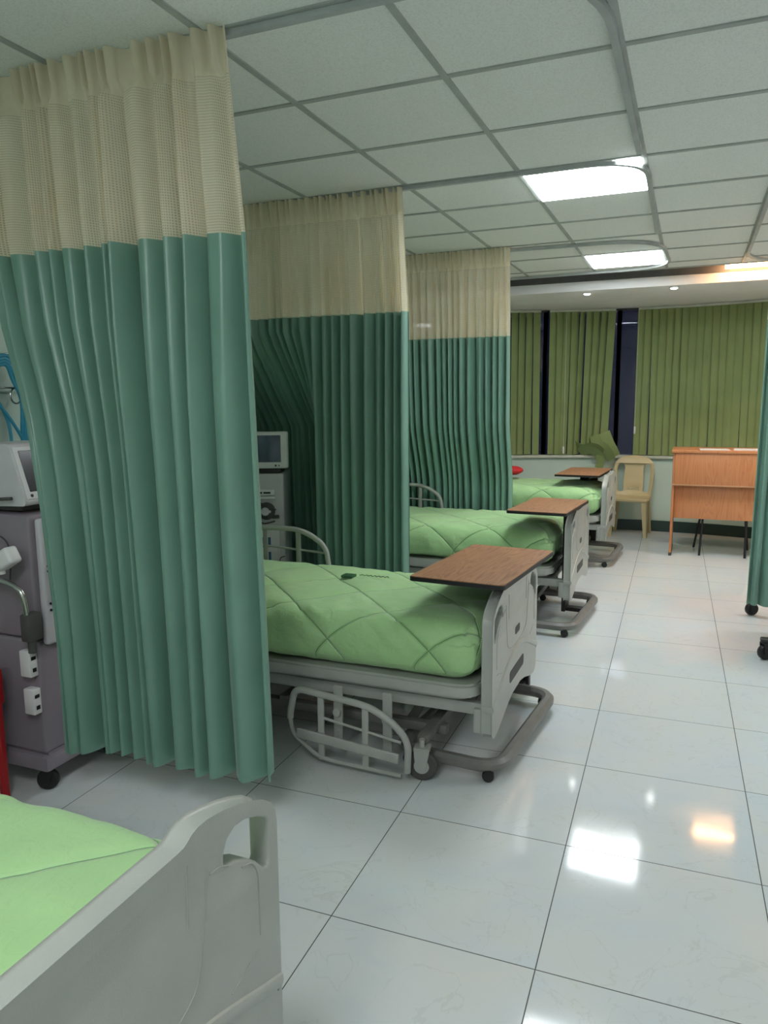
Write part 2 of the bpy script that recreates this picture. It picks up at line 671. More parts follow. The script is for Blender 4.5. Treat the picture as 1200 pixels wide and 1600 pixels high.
mb = MB()
for k in range(-1, 9):
    x = GX0 + 0.6 * k
    mb.box(x - 0.012, x + 0.012, YB, SLOT0, CEIL - 0.006, CEIL + 0.001)
for k in range(-7, 9):
    y = GY0 + 0.6 * k
    mb.box(XL, XR, y - 0.012, y + 0.012, CEIL - 0.0055, CEIL + 0.001)
mb.box(XL, XR, SLOT0 - 0.02, SLOT0, CEIL - 0.008, CEIL + 0.022)
struct(mb.build('trim_1', 'tbar', smooth=False), 'grey metal bars of the suspended ceiling grid')

# shadow slot, drop face and lower gypsum ceiling with the curved wall under it
mb = MB()
mb.box(XL, XR, SLOT0 - 0.02, SLOT1 + 0.02, CEIL + 0.16, CEIL + 0.18)
mb.box(XL, XR, SLOT0 - 0.02, SLOT0, CEIL + 0.02, CEIL + 0.16)
struct(mb.build('trim_2', 'tbar', smooth=False), 'dark recessed slot between the tiled ceiling and the lower ceiling')
mb = MB()
mb.box(XL - 0.1, XR + 0.1, SLOT1, 9.4, LOWC, CEIL + 0.16)
struct(mb.build('ceiling_lower', 'gypsum', smooth=False), 'smooth white lower ceiling before the window wall')
bpy.data.objects['ceiling_lower'].name = 'ceiling'

NW = 60
wx = [XL - 0.1 + (XR + 0.2 - XL) * i / NW for i in range(NW + 1)]


def curved_band(name, mat, z0, z1, off0, off1, label, x0=None, x1=None, n=NW, **kw):
    a = wx[0] if x0 is None else x0
    b = wx[-1] if x1 is None else x1
    m = MB()
    X = [a + (b - a) * i / n for i in range(n + 1)]
    vs = []
    for x in X:
        y = wall_y(x)
        vs += [(x, y + off0, z0), (x, y + off1, z0), (x, y + off1, z1), (x, y + off0, z1)]
    fs = []
    for i in range(n):
        o = 4 * i
        for k in range(4):
            fs.append((o + k, o + (k + 1) % 4, o + 4 + (k + 1) % 4, o + 4 + k))
    fs += [(0, 1, 2, 3), (4 * n, 4 * n + 3, 4 * n + 2, 4 * n + 1)]
    m.add(vs, fs)
    return m.build(name, mat, angle=50, **kw)


SILLZ = 0.872
struct(curved_band('wall_back', 'wall', 0, SILLZ - 0.03, 0, 0.15, ''), 'pale green curved wall under the windows')
struct(curved_band('baseboard_back', 'skirt', 0, 0.125, -0.014, 0.0, ''), 'dark green skirting along the curved wall')
struct(curved_band('trim_3', 'sill', SILLZ - 0.03, SILLZ, -0.045, 0.15, ''), 'pale window sill ledge on the curved wall')
struct(curved_band('trim_4', 'darkmetal', LOWC - 0.02, LOWC, 0.05, 0.11, ''), 'dark head rail over the curved windows')

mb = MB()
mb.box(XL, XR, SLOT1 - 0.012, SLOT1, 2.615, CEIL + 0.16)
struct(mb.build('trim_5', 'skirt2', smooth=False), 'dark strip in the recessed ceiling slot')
# windows: dark frame and night panes, each between two mullions
edges = [-3.0, -2.35, -1.62, -0.82, -0.02, 0.78, 1.58, 2.4, 3.05]
for k in range(len(edges) - 1):
    a, b = edges[k], edges[k + 1]
    m = MB()
    for x in (a, b):
        y = wall_y(x)
        m.box(x - 0.025, x + 0.025, y + 0.06, y + 0.11, SILLZ, LOWC - 0.02, 0.004)
    o = m.build('window_%d' % (k + 1), 'darkmetal')
    struct(o, 'dark metal window frame on the curved wall')
    g = curved_band('pane', 'glass', SILLZ, LOWC - 0.02, 0.083, 0.089, '', a + 0.025, b - 0.025, 8, parent=o)

struct(MB().box(XL - 0.15, XL, YB - 0.2, 9.4, 0, CEIL + 0.2).build('wall_left', 'wall', smooth=False), 'pale green wall behind the bed heads')
struct(MB().box(XR, XR + 0.15, YB - 0.2, 9.4, 0, CEIL + 0.2).build('wall_right', 'wallw', smooth=False))
struct(MB().box(XL - 0.15, XR + 0.15, YB - 0.15, YB, 0, CEIL + 0.2).build('wall_front', 'wallw', smooth=False))
struct(MB().box(XL, XL + 0.012, YB, 8.0, 0, 0.12).build('baseboard_left', 'skirt', smooth=False))
struct(MB().box(XR - 0.012, XR, YB, 8.0, 0, 0.12).build('baseboard_right', 'skirt', smooth=False))

# ------------------------------------------------------------------ ceiling lamps
lab = {(2, 3): 'large lit square ceiling panel nearest the camera, left of the aisle track',
       (2, 7): 'smaller-looking lit ceiling panel next to the recessed slot, farther away'}
for ix, iy in LIGHTS:
    x0, y0 = GX0 + 0.6 * ix, GY0 + 0.6 * iy
    if y0 < YB:
        continue
    L = thing('ceiling_light', lab.get((ix, iy), 'lit square ceiling panel out of the photo at x %s' % ix), 'ceiling light', (x0 + 0.3, y0 + 0.3, CEIL))
    if (ix, iy) not in lab:
        L['label'] = 'lit square ceiling panel overhead %s the camera' % {(2, -4): 'just above', (6, 3): 'far to the right of', (6, 7): 'far ahead and right of', (2, -7): 'behind'}[(ix, iy)]
    m = MB()
    for a, b, c, d in ((-.3, .3, -.3, -.285), (-.3, .3, .285, .3), (-.3, -.285, -.285, .285), (.285, .3, -.285, .285)):
        m.box(a, b, c, d, -0.004, 0.05)
    m.build('frame', 'machinewhite', L, smooth=False)
    MB().box(-.284, .284, -.284, .284, -0.013, 0.012).build('diffuser', 'panel', L, smooth=False)
    MB().box(-.3, .3, -.3, .3, 0.05, 0.06).build('housing', 'tbar', L, smooth=False)

for (x, y, lb) in ((-1.0, 7.60, 'small lit round downlight in the lower ceiling, left one'),
                   (-0.215, 7.56, 'small lit round downlight in the lower ceiling, right one')):
    L = thing('downlight', lb, 'downlight', (x, y, LOWC), 0, 'downlights in the lower ceiling')
    m = MB()
    m.lathe([(0.045, -0.001), (0.045, -0.010), (0.036, -0.013), (0.031, -0.009), (0.031, -0.001)], (0, 0, 0))
    m.build('trim_ring', 'machinewhite', L)
    MB().lathe([(0.0295, -0.012), (0.028, -0.016), (0.02, -0.021), (0.008, -0.023)], (0, 0, 0)).build('lens', 'spot', L)

L = thing('cove_lamp', 'warm glowing tube lamp in the recessed ceiling slot at right', 'lamp', (0.76, 7.33, CEIL))
MB().tube([(-0.56, 0, -0.004), (0.9, 0, -0.004)], 0.020, 12).build('tube', 'cove', L)
m = MB()
m.box(-0.56, 0.94, -0.03, 0.03, 0.02, 0.155)
m.build('housing', 'tbar', L, smooth=False)

# ------------------------------------------------------------------ curtain tracks


def track(name, pts, label, r=0.12):
    p = fillet(pts, r, 10)
    o = MB().tube(p, 0.017, 4, sx=1.0, sy=0.75, up=(0, 0, 1)).build(name, 'track', smooth=False)
    return tag(o, label, 'curtain track', 'curved curtain tracks on the ceiling')


TZ = CEIL - 0.0155
T1, T2, T3 = 2.109, 3.935, 5.722
track('curtain_track', [(XL + 0.02, T1, TZ), (-0.285, T1 + 0.02, TZ), (-0.285, T2 - 0.12, TZ)], 'grey ceiling curtain track above the nearest curtain, running on along the aisle', 0.42)
track('curtain_track', [(XL + 0.02, T2, TZ), (-0.262, T2 - 0.03, TZ), (-0.285, T3 - 0.12, TZ)], 'grey ceiling curtain track above the middle curtain, curving past the near light panel', 0.30)
track('curtain_track', [(XL + 0.02, T3, TZ), (-0.27, T3 + 0.12, TZ), (-0.22, 7.08, TZ), (XL + 0.02, 7.14, TZ)], 'grey ceiling curtain track looping round the far light panel', 0.42)
track('curtain_track', [(0.34, -1.0, TZ), (0.34, 6.8, TZ), (0.5, 7.1, TZ), (2.9, 7.1, TZ)], 'grey ceiling curtain track running along the right side of the aisle', 0.2)

# ------------------------------------------------------------------ curtains


def curtain(name, label, path, zbot, zseam, ztop, nf, seed, width_m, amp=1.0, nu=900, merges=3.0, hem=None):
    """path(s, z) -> (x, y, nx, ny, tx, ty): centre line of the cloth at height z"""
    rnd = random.Random(seed)
    ph = [rnd.uniform(0, 2 * PI) for _ in range(8)]
    mod = [rnd.uniform(0.5, 1.35) for _ in range(nf + 2)]

    def row(z):
        t = (ztop - z) / (ztop - zbot)
        out = []
        for i in range(nu + 1):
            s = i / nu
            phi = nf * s + 0.20 * math.sin(2 * PI * 1.7 * s + ph[0]) + 0.22 * math.sin(2 * PI * 4.3 * s + ph[1])
            phi += 0.10 * t * math.sin(2 * PI * 3.1 * s + 2.2 * t + ph[2])
            k = max(0, min(nf, int(phi)))
            fr = min(max(phi - k, 0), 1)
            mm = mod[k] * (1 - fr) + mod[k + 1] * fr
            big = math.sin(2 * PI * phi)
            big2 = math.sin(2 * PI * phi * 0.5 + ph[3])
            # header: tight pinched pleats
            hp = math.sin(2 * PI * (phi * 1.5 + 0.13 * math.sin(9 * s * PI + ph[4])))
            hdr = math.copysign(abs(hp) ** 0.55, hp)
            h = min(max((z - (ztop - 0.15)) / 0.05, 0), 1)
            flare = min(max((z - (ztop - 0.13)) / 0.13, 0), 1)
            a_low = (0.018 + 0.030 * min(1, t * 2.2)) * amp * mm
            d = (1 - h) * a_low * (big + 0.30 * big2) + h * (0.010 + 0.010 * flare) * hdr * (0.7 + 0.3 * amp)
            small = 0.0045 * amp * (1 - h) * math.sin(2 * PI * phi * 2.6 + 3 * t + ph[5])
            d += small
            lat = (1 - h) * 0.16 * a_low * math.cos(2 * PI * phi) + h * 0.006 * math.sin(2 * PI * phi * 0.75 + ph[6])
            x, y, nx, ny, tx, ty = path(s, z)
            # the two side edges hang quietly
            e = min(1, s / 0.02, (1 - s) / 0.02)
            out.append((x + nx * d * e + tx * lat * e, y + ny * d * e + ty * lat * e, z))
        return out

    def sheet(nm, mat, zs, parent, wob0=None, wob1=None):
        rows = []
        for j, z in enumerate(zs):
            r = row(z)
            if wob0 and j == 0:
                r = [(a, b, c + wob0 * math.sin(i * 0.021 + ph[7]) + wob0 * 0.6 * math.sin(i * 0.083)) for i, (a, b, c) in enumerate(r)]
            rows.append(r)
        vs = [q for r in rows for q in r]
        W = nu + 1
        fs = [(j * W + i, j * W + i + 1, (j + 1) * W + i + 1, (j + 1) * W + i) for j in range(len(zs) - 1) for i in range(nu)]
        uv = [(width_m * i / nu, z) for z in zs for i in range(W)]
        o = MB().add(vs, fs).build(nm, mat, parent, angle=180, uv=uv)
        return o

    x, y, *_ = path(0.5, ztop)
    root = thing(name, label, 'curtain', (0, 0, 0), 0, 'long cubicle curtains')
    n = 22
    zs = [zbot + (zseam - zbot) * j / n for j in range(n + 1)]
    sheet('green_panel', 'green', zs, root, wob0=0.006)
    zt = [zseam + (ztop - 0.16 - zseam) * j / 8 for j in range(9)] + [ztop - 0.14, ztop - 0.12, ztop - 0.10, ztop - 0.07, ztop - 0.035, ztop]
    sheet('net_panel', 'net', zt, root)
    # stitched seam where net and cloth meet
    return root


def lerp(a, b, t):
    return a + (b - a) * t


def piece(z, tab):
    """piecewise linear table [(z, value)...] descending z"""
    if z >= tab[0][0]:
        return tab[0][1]
    for (z0, v0), (z1, v1) in zip(tab, tab[1:]):
        if z >= z1:
            t = (z0 - z) / (z0 - z1)
            return v0 + (v1 - v0) * t
    return tab[-1][1]


C1, C2, C3 = T1 - 0.042, T2 - 0.042, T3 - 0.042      # cloth hangs just in front of its track


def path1(s, z):
    xr = piece(z, [(2.64, -1.368), (2.02, -1.315), (0.26, -1.280)])
    xl = piece(z, [(2.64, -2.50), (2.1, -2.46), (1.785, -2.385), (1.617, -2.30), (1.485, -2.235), (1.3, -2.18), (1.14, -2.16), (0.67, -2.13), (0.24, -2.12)])
    yl = piece(z, [(2.64, C1), (1.8, C1), (1.3, 1.985), (0.18, 1.985)])
    x = lerp(-2.50, xr, s) + (xl + 2.50) * (1 - s) ** 2.2
    b = max(0, 1 - s / 0.30)
    b = b * b * (3 - 2 * b)
    y = lerp(C1, yl, b) + 0.01 * math.sin(5 * s + z)
    return x, y, 0.1, 1, 1, 0


def path2(s, z):
    xr = piece(z, [(2.64, -1.492), (2.0, -1.458), (0.5, -1.455), (0.2, -1.45)])
    xl = -2.915
    yl = piece(z, [(2.64, C2), (1.9, C2), (1.35, 4.36), (0.2, 4.38)])
    x = lerp(xl, xr, s)
    b = min(1, max(0, (-1.98 - x) / 0.28))
    b = b * b * (3 - 2 * b)
    y = lerp(C2, yl, b) + 0.012 * math.sin(6 * s + z)
    return x, y, 0.1, 1, 1, 0


def path3(s, z):
    xr = piece(z, [(2.64, -1.316), (2.0, -1.306), (0.2, -1.285)])
    xl = piece(z, [(2.64, -2.88), (0.2, -2.75)])
    return lerp(xl, xr, s), C3 + piece(z, [(1.3, 0.0), (0.9, 0.115)]) + 0.012 * math.sin(6 * s + z), 0.05, 1, 1, 0


def path4(s, z):
    x = piece(z, [(2.64, 0.40), (1.9, 0.40), (0.16, 0.385)])
    return lerp(x, 1.15, s), lerp(5.30, 5.42, s), 0, 1, 1, 0


curtain('cubicle_curtain', 'nearest green curtain with a cream net top, hanging over the first machine', path1, 0.215, 2.03, CEIL - 0.008, 14, 3, 3.2, 1.25, 1100)
curtain('cubicle_curtain', 'green curtain with cream net top behind the small screen, second from the camera', path2, 0.22, 1.99, CEIL - 0.008, 24, 8, 3.6, 0.8, 1000)
curtain('cubicle_curtain', 'farthest green curtain on the left with a cream net top', path3, 0.22, 1.99, CEIL - 0.008, 27, 15, 3.6, 0.8, 900)
curtain('cubicle_curtain', 'green curtain at the right edge above black castor wheels', path4, 0.165, 1.99, CEIL - 0.008, 9, 21, 2.0, 0.7, 400)


# ------------------------------------------------------------------ castor wheels
def caster(parent, x, y, r=0.06, ztop=0.15, w=0.028, name='castor', mat='rubber', ang=0.0, hub='undermetal'):
    """wheel with axle along local y (turned by ang)"""
    c = bpy.data.objects.new(name, None)
    COL.objects.link(c)
    c.empty_display_size = 0.03
    c.parent = parent
    c.location = (x, y, 0)
    c.rotation_euler = (0, 0, ang)
    prof = [(r * 0.55, -w * 0.5), (r * 0.9, -w * 0.5), (r, -w * 0.3), (r, w * 0.3), (r * 0.9, w * 0.5), (r * 0.55, w * 0.5)]
    MB().lathe(prof, (0, 0, r), 'y', 28).build('wheel', mat, c)
    m = MB()
    m.lathe([(r * 0.5, -w * 0.56), (r * 0.5, w * 0.56)], (0, 0, r), 'y', 18)
    for s in (-1, 1):
        m.prism([(-r * 0.35, r * 0.7), (r * 0.25, r * 0.7), (r * 0.55, r * 2.15), (-r * 0.5, r * 2.15)], s * w * 0.62, s * (w * 0.62 + 0.004), lambda p, q, t: (p, t, q))
    m.box(-r * 0.5, r * 0.55, -w * 0.62 - 0.004, w * 0.62 + 0.004, r * 2.12, r * 2.25)
    m.tube([(0, 0, r * 2.2), (0, 0, max(ztop, r * 2.3))], 0.012, 12)
    m.build('fork', hub, c)
    return c


# ------------------------------------------------------------------ hospital beds
BW = 0.88


def rounded_rect(x0, x1, y0, y1, r, n=6):
    return [(p.x, p.y) for p in fillet([(x0, y0, 0), (x1, y0, 0), (x1, y1, 0), (x0, y1, 0)], r, n, True)]


def board(dz, parent, name, xface, outer=1):
    """moulded end board; xface = x of the outer face, local y 0..BW"""
    half = [(0.0, 0.24), (0.0, 0.635), (0.004, 0.656), (0.016, 0.674), (0.045, 0.695), (0.085, 0.713), (0.125, 0.727), (0.165, 0.738),
            (0.205, 0.7455), (0.228, 0.746), (0.243, 0.7425), (0.253, 0.737), (0.264, 0.7325), (0.28, 0.731)]
    bot = [(0.36, 0.243), (0.26, 0.225), (0.16, 0.196), (0.11, 0.184), (0.05, 0.176), (0.02, 0.180), (0.0, 0.20)]
    top = half + [(BW - a, b) for a, b in half[::-1]]
    low = [(BW - a, b) for a, b in bot[::-1]] + bot
    outline = top + low
    hole = [(0.024, 0.570), (0.030, 0.563), (0.042, 0.566), (0.065, 0.592), (0.095, 0.616), (0.13, 0.634), (0.160, 0.643), (0.164, 0.650),
            (0.163, 0.665), (0.152, 0.684), (0.13, 0.694), (0.095, 0.690), (0.055, 0.673), (0.030, 0.658), (0.024, 0.648)]
    holes = [[(a, b) for a, b in hole], [(BW - a, b) for a, b in hole[::-1]]]
    o1 = [(a, b + dz) for a, b in outline]
    hs = [[(a, b + dz) for a, b in h] for h in holes]
    t = 0.044
    mb = flat_board(o1, hs, t, 0.006, lambda p, q, w_: (xface - t / 2 * outer + w_, p, q))
    o = mb.build(name, 'bedplastic', parent, angle=40)
    xo = xface
    # raised rib that sweeps up across the face, collars round the posts
    m = MB()
    rib = smooth_path([(xo, 0.0, 0.302 + dz), (xo, 0.06, 0.325 + dz), (xo, 0.14, 0.358 + dz), (xo, 0.24, 0.395 + dz), (xo, 0.34, 0.42 + dz), (xo, 0.44, 0.428 + dz),
                       (xo, 0.54, 0.42 + dz), (xo, 0.64, 0.395 + dz), (xo, 0.74, 0.358 + dz), (xo, 0.82, 0.325 + dz), (xo, BW, 0.302 + dz)], 4)
    m.tube(rib, 0.014, 10, sx=1.0, sy=0.55, up=(1, 0, 0))
    xa, xb = sorted((xo - outer * (t + 0.004), xo + outer * 0.005))
    for y0, y1 in ((-0.005, 0.012), (BW - 0.012, BW + 0.005)):
        m.box(xa, xb, y0, y1, 0.284 + dz, 0.314 + dz, 0.006)
    m.build('rib', 'bedplastic', o)
    # shallow moulded lines
    m = MB()
    for mir in (False, True):
        f = (lambda a: BW - a) if mir else (lambda a: a)
        lines = [[(0.262, 0.705), (0.264, 0.66), (0.266, 0.60)],
                 [(0.212, 0.672), (0.222, 0.60), (0.234, 0.54), (0.245, 0.50), (0.262, 0.478), (0.30, 0.462), (0.36, 0.452), (0.44, 0.45)],
                 [(0.205, 0.655), (0.180, 0.652), (0.155, 0.640)],
                 [(0.115, 0.612), (0.085, 0.600), (0.068, 0.575), (0.064, 0.54), (0.064, 0.445)],
                 [(0.07, 0.42), (0.10, 0.418), (0.135, 0.405), (0.16, 0.40)]]
        for l in lines:
            pts = smooth_path([(xo, f(a), b + dz) for a, b in l], 5)
            m.tube(pts, 0.0017, 6)
    m.build('moulded_lines', 'relief', o)
    m = MB()
    rr = rounded_rect(0.30, 0.58, 0.30 + dz, 0.352 + dz, 0.02)
    m.prism(rr, xo - 0.004 * outer, xo + 0.0015 * outer, lambda p, q, w_: (w_, p, q))
    rr = rounded_rect(0.395, 0.485, 0.49 + dz, 0.525 + dz, 0.016)
    m.prism(rr, xo - 0.004 * outer, xo + 0.0015 * outer, lambda p, q, w_: (w_, p, q))
    tag(m.build('grip_slot', 'rubber', o), 'dark oval openings in the board')
    return o


def side_rail_down(parent, dz):
    """tubular side rail hanging below the deck on the near side"""
    y = -0.125
    out = fillet([(-0.31, y, 0.045), (-0.305, y, 0.17), (-0.36, y, 0.235), (-0.47, y, 0.295), (-0.81, y, 0.325), (-0.838, y, 0.20), (-0.825, y, 0.12), (-0.70, y, 0.035), (-0.335, y, 0.024)], [0, .06, .05, .07, .04, .03, .05, .06, 0], 6)
    m = MB()
    k = len(out) * 5 // 9
    m.tube(out[:k + 6], 0.0145, 12)
    m.tube(out[k + 4:], 0.009, 10)
    for x, zt in ((-0.49, 0.295), (-0.69, 0.31)):
        m.box(x - 0.014, x + 0.014, y - 0.006, y + 0.006, 0.03, zt, 0.003)
    m.tube([(-0.69, y, 0.215), (-0.335, y, 0.165)], 0.006, 8)
    o = m.build('side_rail', 'bedmetal', parent)
    m = MB()
    R = Matrix.Translation((-0.56, y - 0.012, 0.118)) @ Matrix.Rotation(math.atan2(0.035, 0.44), 4, 'Y')
    m.box(-0.24, 0.22, -0.008, 0.008, -0.021, 0.021, 0.006, 3, R)
    m.build('rail_plate', 'bedmetal', o)
    for x in (-0.41, -0.63):
        m = MB()
        m.box(x - 0.02, x + 0.02, y + 0.035, y + 0.047, 0.10, 0.345 + dz, 0.003)
        m.lathe([(0.017, 0.02), (0.017, 0.035)], (x, y, 0.235), 'y', 14)
        for z in (0.125, 0.15):
            m.lathe([(0.006, 0.028), (0.006, 0.036)], (x, y, z), 'y', 10)
        m.build('rail_bracket', 'bedmetal', o)
    return o


def side_rail_up(parent, dz):
    y = BW + 0.035
    out = fillet([(-1.78, y, 0.575), (-1.77, y, 0.765), (-1.55, y, 0.80), (-1.32, y, 0.795), (-1.18, y, 0.71), (-1.165, y, 0.575)], [0, .10, .1, .14, .06, 0], 8)
    out = [(p.x, p.y, p.z + dz) for p in out]
    m = MB()
    m.tube(out, 0.0145, 12)
    m.tube([(-1.78, y, 0.60 + dz), (-1.165, y, 0.585 + dz)], 0.011, 10)
    for x in (-1.57, -1.355):
        m.box(x - 0.014, x + 0.014, y - 0.006, y + 0.006, 0.56 + dz, 0.795 + dz, 0.003)
    m.tube([(-1.77, y, 0.70 + dz), (-1.18, y, 0.672 + dz)], 0.006, 8)
    o = m.build('side_rail', 'bedmetal', parent)
    for x in (-1.57, -1.355):
        m = MB()
        m.box(x - 0.02, x + 0.02, y + 0.012, y + 0.022, 0.34 + dz, 0.60 + dz, 0.003)
        m.build('rail_bracket', 'bedmetal', o)
    return o


def make_bed(label, x, y, dz, de=0.0, cx=-0.265):
    R = thing('hospital_bed', label, 'bed', (x, y, 0), 0, 'hospital beds along the left wall')
    board(dz, R, 'footboard', 0.0, 1)
    h = board(dz + 0.03, R, 'headboard', -2.09, -1)
    # mattress deck: dished flange with rounded foot corners
    m = MB()
    o = rounded_rect(-2.03, -0.052 - de, -0.045, BW + 0.045, 0.10, 8)
    m.prism(o, 0.352 + dz, 0.392 + dz, lambda p, q, t: (p, q, t))
    i = rounded_rect(-2.02, -0.062 - de, -0.035, BW + 0.035, 0.09, 8)
    m.prism(i, 0.392 + dz, 0.402 + dz, lambda p, q, t: (p, q, t))
    i = rounded_rect(-2.0, -0.085 - de, -0.02, BW + 0.02, 0.08, 8)
    m.prism(i, 0.335 + dz, 0.352 + dz, lambda p, q, t: (p, q, t))
    m.build('mattress_deck', 'bedmetal', R, angle=50)
    # upper frame
    m = MB()
    for yy in (0.03, BW - 0.03):
        m.box(-2.05, -0.044, yy - 0.02, yy + 0.02, 0.268 + dz, 0.318 + dz, 0.005)
    for xx in (-1.95, -1.4, -0.8, -0.15):
        m.box(xx - 0.02, xx + 0.02, 0.03, BW - 0.03, 0.27 + dz, 0.316 + dz, 0.004)
    for xx in (-1.6, -1.0, -0.3):
        for yy in (0.03, BW - 0.03):
            m.box(xx - 0.015, xx + 0.015, yy - 0.015, yy + 0.015, 0.31 + dz, 0.34 + dz)
    for yy in (0.012, BW - 0.012):
        m.box(-0.075, -0.044, yy - 0.02, yy + 0.02, 0.20 + dz, 0.30 + dz, 0.005)
    m.build('bed_frame', 'bedmetal', R)
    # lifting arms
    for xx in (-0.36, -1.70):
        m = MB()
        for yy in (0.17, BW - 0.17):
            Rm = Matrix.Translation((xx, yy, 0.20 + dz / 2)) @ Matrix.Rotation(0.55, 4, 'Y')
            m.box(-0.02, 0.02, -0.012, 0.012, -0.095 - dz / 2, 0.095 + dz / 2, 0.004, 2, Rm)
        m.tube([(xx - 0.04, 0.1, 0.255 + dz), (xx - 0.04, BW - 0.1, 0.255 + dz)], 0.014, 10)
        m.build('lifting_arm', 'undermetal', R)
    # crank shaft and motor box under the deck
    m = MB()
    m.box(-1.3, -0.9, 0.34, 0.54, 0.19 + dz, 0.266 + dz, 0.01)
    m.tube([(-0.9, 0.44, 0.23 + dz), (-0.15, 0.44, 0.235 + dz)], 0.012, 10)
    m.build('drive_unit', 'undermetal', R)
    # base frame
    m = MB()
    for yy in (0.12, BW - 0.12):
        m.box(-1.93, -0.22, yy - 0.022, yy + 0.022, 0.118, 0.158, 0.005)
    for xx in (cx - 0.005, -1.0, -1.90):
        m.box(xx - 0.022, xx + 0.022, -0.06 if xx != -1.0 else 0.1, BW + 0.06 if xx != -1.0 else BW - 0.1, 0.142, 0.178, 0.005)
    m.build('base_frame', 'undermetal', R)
    for xx in (cx, -1.90):
        for yy in (-0.075, BW + 0.075):
            caster(R, xx, yy, 0.062, 0.17, 0.032, 'castor', 'rubber', 0.15 if xx > -1 else 0.4, 'bedmetal')
    side_rail_down(R, dz)
    side_rail_up(R, dz)
    return R


B1 = make_bed('cream hospital bed in the near corner, cut off by the photo bottom', -0.69, 0.24, 0.09)
B2 = make_bed('cream hospital bed with its tubular rail folded down, behind the nearest curtain', -0.672, 2.72, 0.0)
B3 = make_bed('middle cream hospital bed of the three standing beyond the nearest curtain', -0.682, 4.80, 0.03, 0.062)
B4 = make_bed('farthest cream hospital bed beside the beige plastic chair', -0.672, 6.80, 0.08, 0.0, -0.42)


# ------------------------------------------------------------------ quilts
def quilt(label, x, y, z, L, W, T, res, seed, labelpatch=False):
    """puffy quilt wrapped over the mattress: x = foot end, y = near side, z = bottom"""
    R = thing('quilt', label, 'quilt', (x, y, z), 0, 'lime green quilts on the beds')
    r = 0.095
    nx, ny, nz = int(L / res), int(W / res), max(8, int(T / res))

    def base(u, v, q):
        # u,v,q in [-1,1] cube surface -> rounded box, centre (-L/2, W/2, T/2)
        p = np.stack([u * L / 2, v * W / 2, q * T / 2], -1)
        lim = np.array([L / 2 - r, W / 2 - r, T / 2 - r])
        c = np.clip(p, -lim, lim)
        d = p - c
        n = np.linalg.norm(d, axis=-1, keepdims=True)
        nn = d / np.maximum(n, 1e-9)
        return c + nn * r, nn

    vs, fs = [], []

    def face(A, B, fn):
        a = np.linspace(-1, 1, A + 1)
        b = np.linspace(-1, 1, B + 1)
        g, h = np.meshgrid(a, b, indexing='ij')
        u, v, q = fn(g, h)
        P_, N_ = base(u, v, q)
        o = len(vs)
        for pp, nn in zip(P_.reshape(-1, 3), N_.reshape(-1, 3)):
            vs.append((pp, nn))
        for i in range(A):
            for j in range(B):
                k = o + i * (B + 1) + j
                fs.append((k, k + 1, k + B + 2, k + B + 1))
    one = lambda g: np.ones_like(g)
    face(nx, ny, lambda g, h: (g, h, one(g)))
    face(nx, ny // 4, lambda g, h: (g, h, -one(g)))
    face(nx, nz, lambda g, h: (g, -one(g), h))
    face(nx, nz, lambda g, h: (g, one(g), h))
    face(ny, nz, lambda g, h: (one(g), g, h))
    face(ny, nz, lambda g, h: (-one(g), g, h))
    sp = 0.315
    out = []
    uvs = []
    for P_, N_ in vs:
        px, py, pz = P_
        lx, ly = px, py + W / 2
        # unfolded coordinates: cloth drops over the sides
        top = T / 2
        vv = ly if abs(N_[1]) < 0.5 else ly - math.copysign((top - pz), 1) * (1 if N_[1] < 0 else -1)
        hh = lx if N_[0] < 0.5 else lx + (top - pz)
        a = (hh + vv) / 1.41421 / sp + 0.25 + seed * 0.13
        b = (hh - vv) / 1.41421 / sp + 0.1
        da = abs(a - round(a)) * sp
        db = abs(b - round(b)) * sp
        d = min(da, db)
        puff = 0.010 * (1 - math.exp(-d / 0.028))
        uvs.append((a, b))
        co = Vector((px * 3.0 + seed, py * 3.0, pz * 3.0))
        w1 = noise.noise(co * 1.1)
        w2 = noise.noise(Vector((px * 7 + py * 5 + seed * 3, (px * 2 - py * 11), pz * 6)))
        # pull lines running to the seams
        w3 = noise.noise(Vector((a * 6.5, b * 1.6, seed))) * noise.noise(Vector((px * 4, py * 4, 3 + seed)))
        w4 = noise.noise(Vector((px * 22 + seed, py * 22, pz * 22)))
        below = 1.0 if pz > -T * 0.3 else 0.35
        k = (puff + 0.008 * w1 + 0.0045 * w2 + 0.016 * w3 + 0.0014 * w4) * below
        # crown of the mattress and sag at the foot corners
        ctr = (1 - (2 * (ly / W) - 1) ** 2)
        dz = 0.012 * ctr * (1 if N_[2] > 0.2 else 0.3)
        q = P_ + N_ * k
        foot = max(0, (px - (L / 2 - 0.22)) / 0.22)
        flare = -0.02 * foot * foot if N_[2] > 0.3 else 0
        out.append((q[0] - L / 2, q[1] + W / 2, q[2] + T / 2 + dz + flare))
    m = MB().add(out, fs)
    me = bpy.data.meshes.new('cover')
    me.from_pydata(m.v, [], m.f)
    UL = me.uv_layers.new(name='UVMap')
    for lp in me.loops:
        UL.data[lp.index].uv = uvs[lp.vertex_index]
    bm = bmesh.new()
    bm.from_mesh(me)
    bmesh.ops.remove_doubles(bm, verts=bm.verts[:], dist=0.0008)
    bmesh.ops.recalc_face_normals(bm, faces=bm.faces[:])
    bm.to_mesh(me)
    bm.free()
    me.polygons.foreach_set('use_smooth', [True] * len(me.polygons))
    me.materials.append(MT['quilt'])
    o = bpy.data.objects.new('cover', me)
    COL.objects.link(o)
    o.parent = R
    return R


